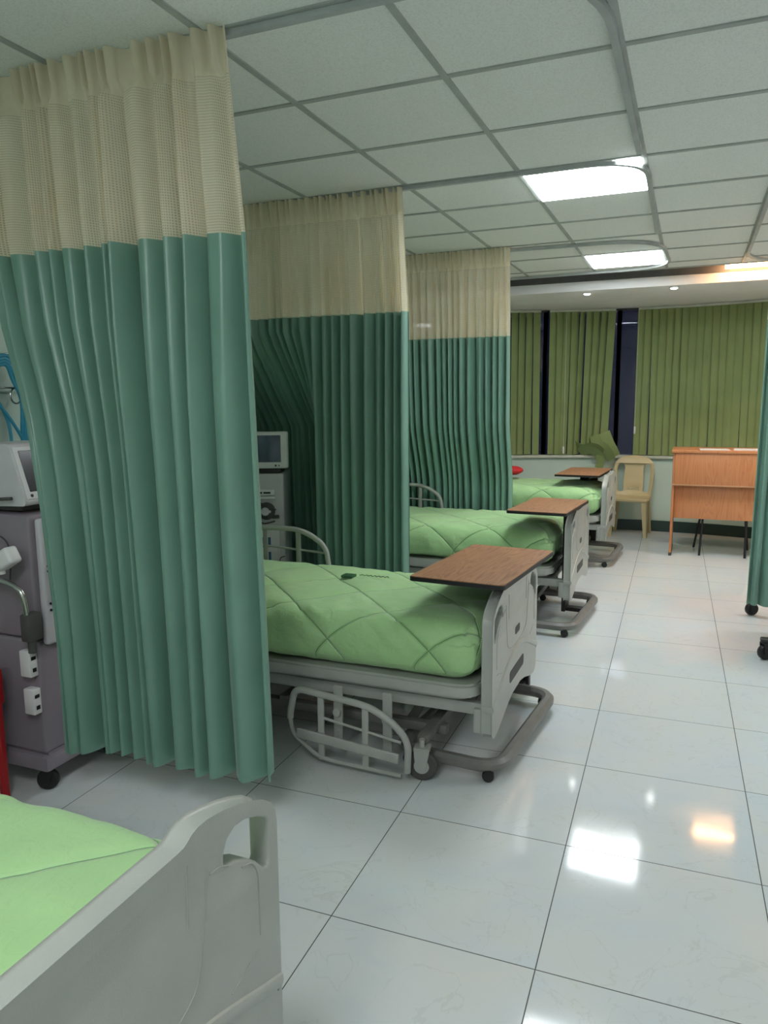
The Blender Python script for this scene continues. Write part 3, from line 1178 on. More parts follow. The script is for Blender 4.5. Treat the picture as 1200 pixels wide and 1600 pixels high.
QW = 0.90
quilt('lime green quilt on the cut-off bed in the near corner', -0.742, 0.205, 0.496, 1.87, 0.905, 0.178, 0.0075, 1.0)
Q2 = quilt('lime green quilt with a small dark tag, on the bed behind the nearest curtain', -0.737, 2.672, 0.406, 1.86, QW, 0.222, 0.010, 2.3)
quilt('lime green quilt on the middle bed of the three beyond the nearest curtain', -0.805, 4.752, 0.436, 1.80, QW, 0.222, 0.012, 4.1)
quilt('lime green quilt on the farthest bed, a red cushion lying on its far edge', -0.737, 6.752, 0.486, 1.86, QW, 0.222, 0.014, 5.7)
# care tag and stitched squiggle on the second quilt
m = MB()
m.box(-0.825, -0.765, 0.545, 0.60, 0.244, 0.256, 0.002)
tag(m.build('care_tag', 'label', Q2), 'small dark green cloth tag')
m = MB()
rnd = random.Random(4)
p0 = []
for i in range(15):
    p0.append((-0.745 + 0.011 * i, 0.60 + (0.012 if i % 2 else -0.008), 0.252))
m.tube(smooth_path(p0, 3), 0.0018, 5)
m.build('stitched_mark', 'label', Q2)


# ------------------------------------------------------------------ overbed tables
def make_table(label, x, y, yaw, h, L=0.75, W=0.40, loopL=0.84, loopW=0.44, lx=0.05, ly=0.0, coly=0.45, slim=False, group='overbed tables across the bed feet', colx=0.0):
    R = thing('overbed_table', label, 'overbed table', (x, y, 0), yaw, group)
    o = rounded_rect(-W / 2, W / 2, -L / 2, L / 2, 0.02, 4)
    m = MB()
    m.prism(o, h - 0.003, h, lambda p, q, t: (p, q, t))
    top = m.build('table_top', 'tabletop', R, angle=30)
    o2 = rounded_rect(-W / 2 - 0.003, W / 2 + 0.003, -L / 2 - 0.003, L / 2 + 0.003, 0.022, 4)
    m = MB()
    m.prism(o2, h - 0.020, h - 0.003, lambda p, q, t: (p, q, t))
    tag(m.build('edge_band', 'black', top, angle=30), 'black edge under the wood top')
    m = MB()
    ys = coly
    if slim:
        # flat black column standing in the gap between quilt and board
        m.box(colx - 0.014, colx + 0.014, ys - 0.06, ys + 0.06, 0.05, h - 0.045, 0.005)
        m.box(-0.10, colx + 0.014, ys - 0.04, ys + 0.04, h - 0.045, h - 0.020, 0.004)
        m.box(colx - 0.014, lx + loopW / 2, ys - 0.03, ys + 0.03, 0.05, 0.08, 0.004)
    else:
        m.box(colx - 0.055, colx + 0.055, ys - 0.018, ys + 0.018, 0.05, h - 0.065, 0.006)
        m.box(colx - 0.04, colx + 0.04, ly + loopL / 2 - 0.02, ys, 0.05, 0.085, 0.004)
        m.box(colx - 0.04, colx + 0.04, 0.0, ys + 0.016, h - 0.088, h - 0.063, 0.004)
        m.box(colx - 0.04, colx + 0.04, 0.0, 0.10, h - 0.088, h - 0.020, 0.004)
    m.build('column', 'black', R)
    # base: closed loop of broad tube
    m = MB()
    p = fillet([(lx - loopW / 2, ly - loopL / 2, 0.067), (lx + loopW / 2, ly - loopL / 2, 0.067), (lx + loopW / 2, ly + loopL / 2, 0.067), (lx - loopW / 2, ly + loopL / 2, 0.067)], 0.11, 10, True)
    m.tube(p, 0.031, 8, True, sx=0.95, sy=0.85, up=(0, 0, 1))
    m.build('base_loop', 'loop', R)
    for sx in (-1, 1):
        for sy in (-1, 1):
            caster(R, lx + sx * (loopW / 2 - 0.045), ly + sy * (loopL / 2 - 0.012), 0.024, 0.05, 0.036, 'castor', 'black', 0.3, 'black')
    return R


make_table('walnut-topped overbed table nearest the camera, over the bed with the folded rail', -0.809, 3.137, -0.082, 0.80, lx=-0.02, ly=0.01, coly=0.53)
make_table('walnut-topped overbed table over the middle bed of the three', -0.861, 4.988, -0.07, 0.812, 0.70, 0.38, lx=0.01, ly=0.13, coly=0.18, colx=0.083, slim=True)
make_table('walnut-topped overbed table on a black column at the farthest bed', -0.934, 7.297, -0.048, 0.832, 0.80, 0.40, 0.80, lx=0.10, ly=-0.02, coly=0.455)
RT = thing('overbed_table', 'overbed table with black castor wheels, almost hidden by the right-hand curtain', 'overbed table', (0.456, 4.69, 0))
m = MB()
o = rounded_rect(0.22, 0.62, -0.28, 0.49, 0.02, 4)
m.prism(o, 0.785, 0.80, lambda p, q, t: (p, q, t))
m.build('table_top', 'tabletop', RT, angle=30)
m = MB()
m.box(0.50, 0.54, 0.05, 0.16, 0.12, 0.785, 0.006)
m.build('column', 'black', RT)
m = MB()
m.box(0.49, 0.55, -0.03, 1.0, 0.10, 0.135, 0.008)
for yy, xa in ((0.0, -0.03), (0.97, -0.04)):
    m.box(xa, 0.55, yy - 0.03, yy + 0.03, 0.102, 0.128, 0.008)
m.build('base_frame', 'black', RT)
for xx, yy in ((0.0, 0.0), (-0.01, 0.97), (0.52, 0.0), (0.52, 0.97)):
    caster(RT, xx, yy, 0.045, 0.11, 0.034, 'castor', 'black', 0.5, 'black')


# ------------------------------------------------------------------ dialysis machines
def face_y(R, m_fn):
    return m_fn


M1 = thing('dialysis_machine', 'grey lilac machine on castors at the left edge, partly behind the nearest curtain', 'medical machine', (-2.245, 2.0, 0), 0, 'dialysis machines beside the beds')
# local: x <= 0 goes back to the wall, y >= 0 goes away from the camera; front faces +x
m = MB()
m.box(-0.56, 0.0, 0.0, 0.42, 0.165, 0.62, 0.012, 3)
m.box(-0.56, 0.0, 0.0, 0.42, 0.625, 1.10, 0.012, 3)
m.build('cabinet', 'machine', M1)
m = MB()
m.box(-0.60, 0.02, -0.02, 0.44, 0.10, 0.158, 0.012)
m.box(-0.56, 0.0, 0.01, 0.41, 0.155, 0.168)
m.build('plinth', 'machine', M1)
for xx, yy, aa in ((-0.04, 0.035, 0.5), (-0.52, 0.035, 0.2), (-0.04, 0.38, 0.7), (-0.52, 0.38, 0.1)):
    caster(M1, xx, yy, 0.042, 0.11, 0.026, 'castor', 'black', aa, 'black')
m = MB()
m.box(0.0, 0.035, 0.02, 0.40, 0.60, 1.085, 0.012, 3)
fr = m.build('control_panel', 'machinelt', M1)
m = MB()
for z in (0.98, 0.80):
    m.box(0.035, 0.05, 0.045, 0.12, z - 0.03, z + 0.03, 0.006)
m.box(0.035, 0.075, 0.05, 0.13, 0.855, 0.915, 0.008)
m.lathe([(0.045, 0.035), (0.045, 0.052), (0.03, 0.06)], (0, 0.27, 0.90), 'x', 20)
m.build('control_knobs', 'machinewhite', fr)
m = MB()
m.box(0.0355, 0.038, 0.03, 0.075, 1.045, 1.058)
m.box(0.0355, 0.056, 0.05, 0.115, 0.935, 0.952, 0.003)
for z in (0.905, 0.885, 0.76, 0.735):
    m.lathe([(0.005, 0.035), (0.005, 0.04)], (0, 0.04, z), 'x', 8)
m.build('indicator_lights', 'black', fr)
# side boxes
for (xa, xb, za, zb) in ((-0.062, -0.008, 0.485, 0.588), (-0.056, -0.004, 0.337, 0.438)):
    m = MB()
    m.box(xa, xb, -0.036, 0.001, za, zb, 0.005)
    o = m.build('side_module', 'machinewhite', M1)
    m = MB()
    m.box(xb + 0.0005 - 0.003, xb + 0.002, -0.030, -0.01, zb - 0.035, zb - 0.022)
    m.build('socket', 'black', o)
    m = MB()
    m.box(xb - 0.003, xb + 0.002, -0.026, -0.010, za + 0.02, za + 0.035)
    m.build('latch', 'black', o)
# chrome arm with clamp
m = MB()
pts = smooth_path([(-0.30, -0.05, 0.90), (-0.20, -0.055, 0.875), (-0.11, -0.058, 0.862), (-0.05, -0.058, 0.852), (0.0, -0.058, 0.825), (0.012, -0.055, 0.77), (0.015, -0.05, 0.70), (0.016, -0.045, 0.64)], 6)
m.tube(pts, 0.0105, 12)
m.tube([(-0.30, -0.05, 0.90), (-0.30, 0.01, 0.90)], 0.0105, 12)
m.build('chrome_arm', 'steel', M1)
m = MB()
m.box(-0.012, 0.034, -0.065, 0.0, 0.635, 0.74, 0.008)
m.lathe([(0.014, 0), (0.014, 0.05)], (0.014, -0.04, 0.59), 'z', 14)
m.build('clamp', 'rubber', M1)
# white swivel bracket on the side
m = MB()
m.box(-0.28, -0.07, -0.10, -0.07, 0.925, 0.975, 0.012, 3)
m.lathe([(0.018, 0), (0.018, 0.08)], (-0.06, -0.088, 0.895), 'z', 16)
Rm = Matrix.Translation((-0.03, -0.075, 0.955)) @ Matrix.Rotation(-0.5, 4, 'Y')
m.box(-0.045, 0.045, -0.035, 0.02, -0.035, 0.03, 0.012, 3, Rm)
m.box(-0.22, -0.16, -0.10, 0.002, 0.93, 0.97, 0.006)
m.build('swivel_bracket', 'machinewhite', M1)
m = MB()
m.tube(smooth_path([(-0.42, -0.02, 1.03), (-0.2, -0.025, 1.03), (-0.10, -0.025, 1.01), (-0.07, -0.03, 0.95), (-0.075, -0.035, 0.86)], 6), 0.003, 8)
m.tube(smooth_path([(-0.44, -0.03, 1.165), (-0.3, -0.04, 1.16), (-0.2, -0.04, 1.163), (-0.12, -0.035, 1.16), (-0.04, -0.03, 1.165)], 6), 0.0065, 8)
m.tube(smooth_path([(-0.245, -0.045, 1.16), (-0.24, -0.06, 1.05), (-0.245, -0.07, 0.95)], 6), 0.005, 8)
m.build('cable', 'rubber', M1)
m = MB()
m.tube(smooth_path([(0.05, 0.06, 0.60), (0.07, 0.05, 0.5), (0.065, 0.045, 0.38), (0.085, 0.05, 0.27)], 6), 0.006, 8)
m.build('drain_tube', 'machinewhite', M1)

SC = thing('monitor', 'grey monitor with a dark slanted screen, on the machine at the left edge', 'monitor', (-2.30, 2.02, 1.10), 0, 'monitors standing on the machines')
m = MB()
# side profile in x-z, leaning face
pf = [(-0.34, 0.075), (-0.34, 0.245), (-0.30, 0.256), (-0.012, 0.262), (0.0, 0.25), (0.062, 0.052), (0.055, 0.035), (-0.10, 0.03), (-0.13, 0.06)]
m.prism([(q.x, q.y) for q in fillet([(a, b, 0) for a, b in pf], 0.012, 4, True)], -0.03, 0.30, lambda p, q, t: (p, t, q))
b_ = m.build('housing', 'machinelt', SC)
Rm = Matrix.Translation((0.0295, 0.135, 0.153)) @ Matrix.Rotation(-math.atan2(0.062, 0.198), 4, 'Y')
m = MB()
m.box(-0.002, 0.006, -0.155, 0.155, -0.10, 0.10, 0.006, 2, Rm)
m.build('bezel', 'machinewhite', SC)
m = MB()
m.box(0.002, 0.0085, -0.138, 0.138, -0.072, 0.085, 0.002, 1, Rm)
m.build('screen', 'screenoff', SC)
m = MB()
m.box(-0.26, -0.02, 0.02, 0.25, 0.005, 0.035, 0.01)
m.lathe([(0.006, 0), (0.006, 0.012)], (0.052, -0.0, 0.072), 'x', 10)
m.build('stand', 'rubber', SC)

# second machine, turned towards the camera
a2 = math.atan2(0.4, 0.92)        # front normal (sin, -cos)
M2 = thing('dialysis_machine', 'pale machine with a round pump, behind the bed with the folded rail', 'medical machine', (-2.25, 3.87, 0), a2, 'dialysis machines beside the beds')
# local: front face at y=0 facing -y, x from -0.42 (left) to 0 (right)
m = MB()
m.box(-0.42, 0.0, 0.0, 0.40, 0.165, 1.085, 0.012, 3)
m.build('cabinet', 'machinelt', M2)
m = MB()
m.box(-0.44, 0.02, -0.02, 0.42, 0.10, 0.16, 0.012)
m.build('plinth', 'machinelt', M2)
for xx, yy, aa in ((-0.03, 0.03, 0.5), (-0.39, 0.03, 0.2), (-0.03, 0.36, 0.7), (-0.39, 0.36, 0.1)):
    caster(M2, xx, yy, 0.042, 0.11, 0.026, 'castor', 'black', aa, 'black')
m = MB()
m.box(-0.39, -0.055, -0.012, 0.0, 0.955, 0.992, 0.004)
m.box(-0.40, -0.05, -0.028, 0.0, 0.935, 0.95, 0.005)
o = m.build('drawer', 'machinewhite', M2)
m = MB()
for xa in (-0.36, -0.24, -0.15, -0.10):
    m.box(xa - 0.02, xa + 0.022, -0.0145, -0.01, 0.966, 0.976)
m.build('slot', 'black', o)
m = MB()
cx, cz = -0.105, 0.86
m.lathe([(0.052, -0.001), (0.052, -0.02), (0.042, -0.03), (0.018, -0.035)], (cx, 0, cz), 'y', 28)
m.box(cx + 0.03, cx + 0.075, -0.02, 0.0, cz - 0.045, cz - 0.025, 0.004)
m.tube(smooth_path([(cx - 0.07, -0.01, cz + 0.03), (cx - 0.04, -0.035, cz + 0.055), (cx + 0.01, -0.04, cz + 0.03), (cx + 0.06, -0.03, cz + 0.01)], 5), 0.004, 8)
m.tube(smooth_path([(cx - 0.06, -0.01, cz - 0.06), (cx - 0.01, -0.03, cz - 0.072), (cx + 0.05, -0.02, cz - 0.06)], 5), 0.005, 8)
o = m.build('blood_pump', 'rubber', M2)
m = MB()
m.lathe([(0.026, -0.035), (0.02, -0.042)], (cx - 0.005, 0, cz), 'y', 20)
m.box(cx - 0.035, cx + 0.03, -0.043, -0.035, cz - 0.007, cz + 0.007, 0.003)
m.build('rotor', 'machinelt', o)
m = MB()
m.box(-0.36, -0.035, -0.01, 0.0, 0.50, 0.765, 0.006)
o = m.build('lower_panel', 'machinewhite', M2)
m = MB()
m.box(-0.145, -0.085, -0.0125, -0.009, 0.64, 0.70)
m.box(-0.105, -0.085, -0.0125, -0.009, 0.56, 0.61)
m.build('display', 'lcd', o)
m = MB()
m.tube(smooth_path([(-0.19, -0.012, 0.60), (-0.20, -0.03, 0.66), (-0.17, -0.03, 0.70), (-0.15, -0.012, 0.69)], 5), 0.005, 8)
m.tube(smooth_path([(-0.03, -0.01, 0.52), (-0.03, -0.02, 0.57), (0.0, -0.02, 0.585)], 5), 0.003, 8)
m.box(-0.20, -0.16, -0.0125, -0.009, 0.515, 0.56)
m.build('tubing', 'rubber', o)

S2 = thing('monitor', 'small grey monitor with a blue-grey screen, seen between two curtains', 'monitor', (-2.238, 3.885, 1.085), a2, 'monitors standing on the machines')
m = MB()
m.box(-0.37, 0.015, -0.01, 0.03, 0.03, 0.25, 0.012, 3)
front = m
vs = []
for (yy, e) in ((0.03, 0.0), (0.30, 0.05)):
    vs += [(-0.36 + e, yy, 0.035 + e * 0.5), (0.005 - e, yy, 0.035 + e * 0.5), (0.005 - e, yy, 0.245 - e), (-0.36 + e, yy, 0.245 - e)]
m.add(vs, [(0, 1, 2, 3), (4, 7, 6, 5), (0, 4, 5, 1), (1, 5, 6, 2), (2, 6, 7, 3), (3, 7, 4, 0)])
m.build('housing', 'machinewhite', S2)
m = MB()
m.box(-0.345, -0.028, -0.013, -0.008, 0.068, 0.228, 0.002)
m.build('screen', 'screen', S2)
m = MB()
m.box(-0.33, -0.03, 0.0, 0.25, 0.002, 0.03, 0.008)
m.lathe([(0.006, -0.014), (0.006, -0.009)], (-0.06, 0, 0.048), 'y', 10)
m.lathe([(0.004, -0.014), (0.004, -0.009)], (-0.04, 0, 0.048), 'y', 10)
m.build('stand', 'black', S2)

# ------------------------------------------------------------------ hooks and hoses on the left wall
H = thing('hook_rail', 'thin metal hook rail on the green wall at the left edge', 'hook rail', (XL, 2.55, 1.60))
m = MB()
m.tube([(0.05, -0.35, -0.015), (0.05, 0.17, -0.02)], 0.005, 8)
for yy in (-0.3, 0.12):
    m.tube([(0.0, yy, -0.018), (0.05, yy, -0.018)], 0.005, 8)
m.tube([(0.0, -0.35, 0.125), (0.06, 0.0, 0.125)], 0.004, 8)
m.build('rail', 'steel', H)
m = MB()
m.tube([(0.05 + 0.0, 0.02 + 0.03 * math.cos(t), -0.055 + 0.035 * math.sin(t)) for t in [2 * PI * k / 20 for k in range(20)]], 0.004, 8, True)
m.tube([(0.06, -0.02 + 0.03 * math.cos(t), 0.125 - 0.02 + 0.03 * math.sin(t)) for t in [PI * k / 10 for k in range(11)]], 0.004, 8)
m.build('hook', 'steel', H)
HO = thing('hose', 'bundle of blue hoses hanging over a hook at the left edge', 'hose', (XL, 2.52, 1.2))
for k in range(4):
    e = k * 0.014
    m = MB()
    m.tube(smooth_path([(0.07 + e, -0.22 - e, 0.20), (0.07 + e, -0.20 - e, 0.36), (0.075 + e * 0.5, -0.11, 0.48 - e * 0.6), (0.08, -0.02, 0.525 - e), (0.085, 0.05 - e, 0.46 - e), (0.09, 0.085 - e, 0.32), (0.09, 0.075 - e, 0.16), (0.10, 0.055 - e * 0.5, 0.0), (0.12, 0.04, -0.25)], 8), 0.0085, 10)
    m.build('strand', 'blue', HO)
for pts in ([(0.08, -0.20, 0.42), (0.09, -0.12, 0.36), (0.09, -0.06, 0.28), (0.09, -0.03, 0.17), (0.10, -0.04, -0.1)],
            [(0.10, -0.10, 0.32), (0.10, -0.02, 0.22), (0.10, 0.04, 0.10), (0.10, 0.05, -0.1)]):
    m = MB()
    m.tube(smooth_path(pts, 8), 0.0075, 10)
    m.build('strand', 'blue', HO)

# ------------------------------------------------------------------ red plastic stool at the left edge
ST = thing('plastic_stool', 'red plastic stool cut off by the left edge behind the quilt', 'stool', (-2.515, 1.78, 0))
m = MB()
m.box(-0.15, 0.15, -0.15, 0.15, 0.515, 0.535, 0.012, 3)
m.build('seat', 'red', ST)
m = MB()
for s in (-1, 1):
    m.box(-0.15, 0.15, s * 0.148 - 0.006, s * 0.148 + 0.006, 0.385, 0.52, 0.005)
    m.box(s * 0.148 - 0.006, s * 0.148 + 0.006, -0.15, 0.15, 0.385, 0.52, 0.005)
m.build('apron', 'red', ST)
for sx in (-1, 1):
    for sy in (-1, 1):
        m = MB()
        m.tube([(sx * 0.128, sy * 0.128, 0.46), (sx * 0.135, sy * 0.135, 0.0)], [0.026, 0.017], 8)
        m.build('leg', 'red', ST)

# ------------------------------------------------------------------ red cushion on the far bed
m = MB()
prof = []
bm = bmesh.new()
bmesh.ops.create_uvsphere(bm, u_segments=28, v_segments=16, radius=1)
vs = []
for v in bm.verts:
    x, y, z = v.co
    sx = math.copysign(abs(x) ** 0.7, x)
    sy = math.copysign(abs(y) ** 0.7, y)
    vs.append((sx * 0.17, sy * 0.13, z * 0.045 + 0.004 * math.sin(9 * x) * math.cos(7 * y)))
bm.verts.index_update()
m.add(vs, [tuple(v.index for v in f.verts) for f in bm.faces])
bm.free()
o = m.build('cushion', 'redcloth')
o.location = (-1.72, 7.40, 0.81)
tag(o, 'red cushion lying on the farthest green quilt', 'cushion')

# ------------------------------------------------------------------ plastic chair by the curved wall
CH = thing('plastic_chair', 'beige moulded plastic chair in front of the curved green wall', 'chair', (-0.60, 8.70, 0), -0.06)
# local: front towards -y
SW = 0.205


def back_pt(p, q, t):
    lean = (q - 0.42) * 0.20 + 0.02
    bow = 0.04 * (p / 0.21) ** 2
    return (p, 0.13 + lean - bow + t, q)


ol = [(-0.195, 0.40), (-0.212, 0.60), (-0.218, 0.74), (-0.205, 0.80), (-0.165, 0.845), (-0.10, 0.87), (0, 0.88), (0.10, 0.87), (0.165, 0.845), (0.205, 0.80), (0.218, 0.74), (0.212, 0.60), (0.195, 0.40)]
ol = [(q.x, q.y) for q in fillet([(a, b, 0) for a, b in ol], 0.02, 3, True)]
hl = [(-0.165, 0.47), (-0.178, 0.62), (-0.182, 0.74), (-0.165, 0.785), (-0.135, 0.79), (-0.108, 0.77), (-0.098, 0.74), (-0.108, 0.60), (-0.105, 0.47)]
hl = [(q.x, q.y) for q in fillet([(a, b, 0) for a, b in hl], 0.02, 3, True)]
hr = [(-a, b) for a, b in hl[::-1]]
dots = []
for i in range(7):
    for j in range(2):
        cx, cz = -0.06 + i * 0.02, 0.49 + j * 0.02 + (0.008 if i % 2 else 0)
        dots.append([(cx + 0.0055 * math.cos(-a), cz + 0.0055 * math.sin(-a)) for a in [2 * PI * k / 8 for k in range(8)]])
bk = flat_board(ol, [hl, hr] + dots, 0.012, 0.003, back_pt)
bk.build('backrest', 'chair', CH, angle=50)
m = MB()
n = 14
vs, fs = [], []
for lay in (0, 1):
    for i in range(n + 1):
        for j in range(n + 1):
            u, v = i / n * 2 - 1, j / n * 2 - 1
            wd = SW * (1.0 - 0.04 * v)
            dish = -0.014 * (1 - u * u) * (1 - v * v)
            lip = -0.012 * max(0, -v - 0.7) / 0.3
            vs.append((u * wd, v * 0.17 - 0.02, 0.435 + dish + lip - lay * 0.012))
W1 = (n + 1) ** 2
for i in range(n):
    for j in range(n):
        a = i * (n + 1) + j
        fs.append((a, a + n + 1, a + n + 2, a + 1))
        fs.append((W1 + a, W1 + a + 1, W1 + a + n + 2, W1 + a + n + 1))
for i in range(n):
    for a, b in ((i * (n + 1), (i + 1) * (n + 1)), (i * (n + 1) + n, (i + 1) * (n + 1) + n), (i, i + 1), (n * (n + 1) + i, n * (n + 1) + i + 1)):
        fs.append((a, b, W1 + b, W1 + a))
m.add(vs, fs)
m.box(-0.195, 0.195, -0.196, -0.184, 0.395, 0.432, 0.005)
for s in (-1, 1):
    m.box(s * 0.196 - 0.006, s * 0.196 + 0.006, -0.19, 0.14, 0.395, 0.432, 0.005)
m.box(-0.19, 0.19, 0.134, 0.146, 0.385, 0.432, 0.005)
m.build('seat', 'chair', CH, angle=50)
for sx in (-1, 1):
    for yy, yf in ((-0.175, -0.19), (0.13, 0.20)):
        m = MB()
        xt, xb = sx * 0.185, sx * 0.205
        # L-section tapering leg
        for (wx_, wy_) in ((0.024, 0.006), (0.006, 0.024)):
            vs = []
            for (cx, cy, cz, k) in ((xt, yy, 0.43, 1.35), (xb, yf, 0.0, 0.8)):
                ox = -sx * (wx_ - 0.006) * k
                oy = (1 if yy < 0 else -1) * (wy_ - 0.006) * k
                vs += [(cx + ox - wx_ * k, cy + oy - wy_ * k, cz), (cx + ox + wx_ * k, cy + oy - wy_ * k, cz), (cx + ox + wx_ * k, cy + oy + wy_ * k, cz), (cx + ox - wx_ * k, cy + oy + wy_ * k, cz)]
            m.add(vs, [(0, 1, 2, 3), (4, 7, 6, 5), (0, 4, 5, 1), (1, 5, 6, 2), (2, 6, 7, 3), (3, 7, 4, 0)])
        m.build('leg', 'chair', CH)

# ------------------------------------------------------------------ counter desk
DK = thing('desk', 'orange beech reception desk with an overhanging front, at the far right', 'desk', (-0.155, 7.62, 0))
m = MB()
m.box(0.0, 0.022, 0.0, 0.52, 0.03, 1.0, 0.002)
m.box(1.18, 1.202, 0.0, 0.52, 0.03, 1.0, 0.002)
m.build('side_panel', 'deskwood', DK)
m = MB()
m.box(-0.012, 1.214, -0.025, 0.54, 1.0, 1.028, 0.004)
m.build('desk_top', 'deskwood', DK)
m = MB()
m.box(0.022, 1.18, -0.012, 0.006, 0.70, 0.998, 0.002)
m.build('front_panel', 'deskwood', DK)
m = MB()
m.box(0.004, 1.198, -0.018, 0.03, 0.688, 0.704, 0.002)
m.build('ledge', 'deskedge', DK)
m = MB()
m.box(0.022, 1.18, 0.06, 0.078, 0.365, 0.69, 0.002)
m.build('modesty_panel', 'deskwood', DK)
m = MB()
for xx in (0.011, 1.191):
    m.box(xx - 0.014, xx + 0.014, 0.0, 0.52, 0.0, 0.03, 0.003)
m.build('foot', 'rubber', DK)

# papers on the desk
for k, (dx, dy, rz, wd) in enumerate(((0.36, 0.13, 0.06, 0.26), (0.66, 0.14, -0.06, 0.26), (0.96, 0.13, 0.08, 0.26))):
    m = MB()
    m.box(-wd / 2, wd / 2, -0.105, 0.105, 0, 0.004 + 0.004 * k)
    vs = []
    o = m.build('paper', 'paper', smooth=False)
    o.location = (-0.155 + dx, 7.62 + dy, 1.0282)
    o.rotation_euler = (0, 0, rz)
    tag(o, ['white paper sheets on the orange desk, leftmost of three', 'white paper sheets on the orange desk, middle of three', 'white paper sheets on the orange desk, rightmost of three'][k], 'paper', 'papers on the desk')

# metal-legged chair tucked behind the desk
MC = thing('office_chair', 'chair with thin black metal legs, tucked behind the orange desk', 'chair', (0.33, 7.95, 0))
LX, LX2, LY = -0.21, 0.17, -0.21
for (xa, ya, xb, yb) in ((-0.19, -0.20, -0.21, -0.225), (0.19, -0.20, 0.19, -0.225), (-0.19, 0.17, -0.26, 0.21), (0.19, 0.17, 0.24, 0.21)):
    m = MB()
    m.tube([(xa, ya, 0.44), (xb, yb, 0.0)], 0.011, 10)
    m.build('leg', 'black', MC)
m = MB()
m.box(-0.22, 0.22, -0.22, 0.21, 0.44, 0.49, 0.018, 3)
m.build('seat', 'black', MC)
m = MB()
m.box(-0.20, 0.20, 0.20, 0.235, 0.60, 0.86, 0.015, 3)
for s in (-1, 1):
    m.tube([(s * 0.19, 0.17, 0.44), (s * 0.19, 0.22, 0.62)], 0.010, 8)
m.build('backrest', 'black', MC)


# ------------------------------------------------------------------ vertical blinds
def blind(label, x0, x1, seed, skip=(), tilt0=0.25, pull=0.0, bottoms=None):
    R = thing('vertical_blind', label, 'vertical blind', (x0, wall_y(x0), SILLZ), 0, 'olive vertical blinds on the curved windows')
    ox, oy, oz = R.location
    rnd = random.Random(seed)
    m = MB()
    p = [(x0 + (x1 - x0) * k / 10 - ox, wall_y(x0 + (x1 - x0) * k / 10) - 0.02 - oy, LOWC - 0.018 - oz) for k in range(11)]
    m.tube(p, 0.018, 4, up=(0, 0, 1))
    m.build('head_rail', 'sill', R, smooth=False)
    m = MB()
    pitch = 0.080
    n = int((x1 - x0) / pitch)
    w = 0.086
    for i in range(n + 1):
        if i in skip:
            continue
        xc = x0 + (i + 0.5) * (x1 - x0) / (n + 1)
        slope = -(xc + 0.35) * 2 / 7.0
        a0 = math.atan(slope) + tilt0 * (0.6 + 0.8 * rnd.random()) * (1 if rnd.random() < 0.93 else -1.5)
        if rnd.random() < 0.10:
            a0 += rnd.uniform(0.3, 0.5)
        a1 = a0 + rnd.uniform(-0.10, 0.10)
        sh = rnd.uniform(-0.012, 0.012) + pull * (i / max(1, n))
        nz = 8
        cols = 3
        vs = []
        zb = SILLZ + 0.004 + rnd.uniform(0, 0.006)
        for side in (0, 1):
            for j in range(nz + 1):
                t = j / nz
                z = LOWC - 0.03 + (zb - (LOWC - 0.03)) * t
                a = a0 + (a1 - a0) * t
                sx = sh * t
                y = wall_y(xc) - 0.022
                for c in range(cols + 1):
                    u = (c / cols - 0.5) * w
                    bow = 0.004 * (1 - (2 * c / cols - 1) ** 2)
                    vs.append((xc + sx + u * math.cos(a) - ox, y + u * math.sin(a) - bow + side * 0.0012 - oy, z - oz))
        fs = []
        C1 = cols + 1
        base = (nz + 1) * C1
        for j in range(nz):
            for c in range(cols):
                k = j * C1 + c
                fs.append((k, k + 1, k + C1 + 1, k + C1))
                fs.append((base + k, base + k + C1, base + k + C1 + 1, base + k + 1))
        m.add(vs, fs)
    m.build('vanes', 'blind', R, angle=60)
    # bottom chain and weights
    return R


blind('olive vertical blind left of the first narrow dark gap', -2.75, -1.66, 2)
b2 = blind('olive vertical blind with tangled vanes, between the two dark gaps', -1.565, -0.855, 5, pull=-0.05)
b3 = blind('wide olive vertical blind above the orange desk', -0.615, 0.70, 7, tilt0=0.16)
blind('olive vertical blind behind the right-hand curtain', 0.74, 2.4, 9, tilt0=0.2)

# tangled vanes spilling over the sill at the foot of the middle blind
m = MB()
rnd = random.Random(12)


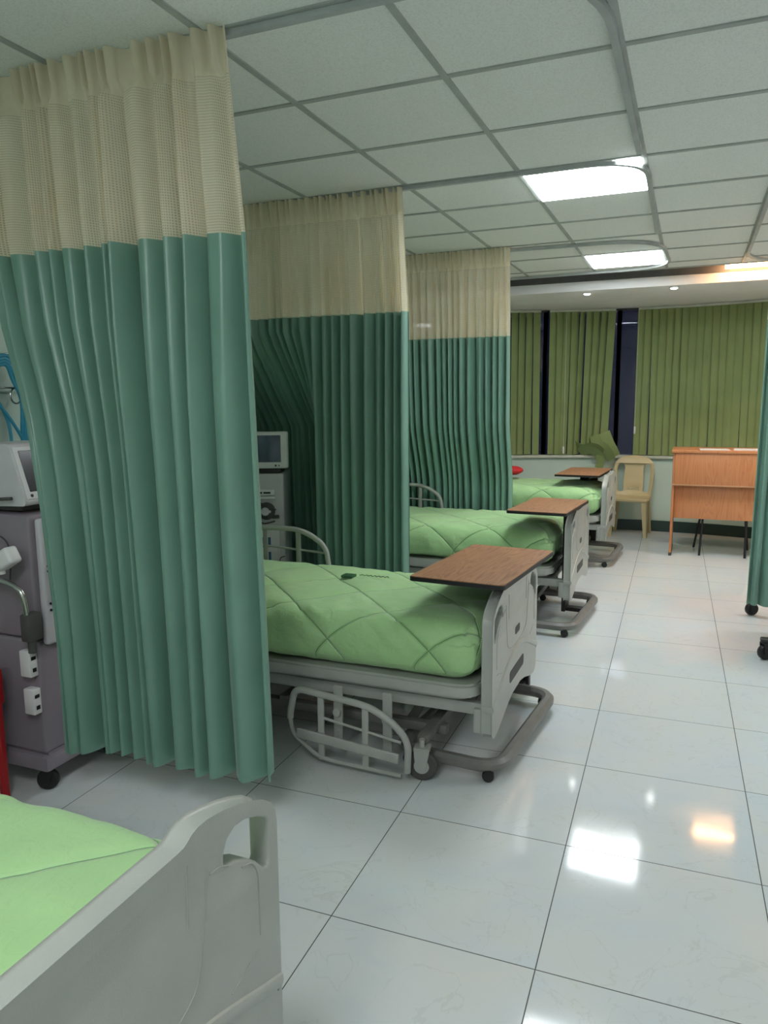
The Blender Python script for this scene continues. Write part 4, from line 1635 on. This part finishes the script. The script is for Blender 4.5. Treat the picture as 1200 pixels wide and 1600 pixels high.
def ribbon(m, pts, w, twist, n=10):
    P = smooth_path(pts, 6)
    vs = []
    N = len(P)
    for i, p in enumerate(P):
        t = (P[min(i + 1, N - 1)] - P[max(i - 1, 0)]).normalized()
        a = twist[0] + (twist[1] - twist[0]) * i / (N - 1)
        s = Vector((math.cos(a), -math.sin(a) * 0.6, math.sin(a) * 0.8))
        s = (s - t * s.dot(t)).normalized()
        for k in (-0.5, 0, 0.5):
            vs.append(p + s * w * k)
    m.add(vs, [(3 * i + k, 3 * i + k + 1, 3 * i + 4 + k, 3 * i + 3 + k) for i in range(N - 1) for k in (0, 1)])


Yw = wall_y(-1.0) - 0.06
L0 = b2.location
tg = [([(-1.26, Yw, 0.99), (-1.16, Yw - 0.05, 0.955), (-1.06, Yw - 0.08, 0.975), (-0.98, Yw - 0.10, 0.955), (-0.93, Yw - 0.12, 0.91)], 0.11, (1.35, 1.2)),
      ([(-1.20, Yw - 0.02, 0.90), (-1.12, Yw - 0.07, 0.935), (-1.03, Yw - 0.10, 0.925), (-0.96, Yw - 0.12, 0.87), (-0.93, Yw - 0.13, 0.80)], 0.12, (1.5, 0.9)),
      ([(-1.04, Yw, 1.10), (-1.00, Yw - 0.04, 1.00), (-0.93, Yw - 0.08, 0.97), (-0.87, Yw - 0.10, 0.91), (-0.83, Yw - 0.11, 0.83)], 0.12, (0.2, 0.9)),
      ([(-1.00, Yw - 0.10, 0.88), (-0.96, Yw - 0.13, 0.84), (-0.95, Yw - 0.14, 0.79), (-0.97, Yw - 0.14, 0.735)], 0.09, (0.8, 0.1)),
      ([(-0.93, Yw, 1.14), (-0.87, Yw - 0.05, 1.01), (-0.82, Yw - 0.08, 0.93), (-0.79, Yw - 0.09, 0.87)], 0.12, (0.1, 0.5))]
for pts, w_, tw in tg:
    ribbon(m, [(a - L0[0], b - L0[1], c - L0[2]) for a, b, c in pts], w_, tw)
o = m.build('tangled_vanes', 'blind', b2, angle=180)
o['label'] = 'bunched vanes spilling over the sill'

for root, x, z in ((b2, -1.375, 0.89), (b3, -0.605, 1.12)):
    m = MB()
    y = wall_y(x) - 0.075
    lx, ly, lz = root.location
    m.tube([(x - lx, y - ly, LOWC - 0.04 - lz), (x - lx, y - ly, z + 0.08 - lz)], 0.0016, 6)
    m.lathe([(0.007, 0), (0.011, 0.01), (0.011, 0.075), (0.006, 0.085)], (x - lx, y - ly, z - lz), 'z', 12)
    tag(m.build('cord_weight', 'whitecord', root), 'white cord weight')
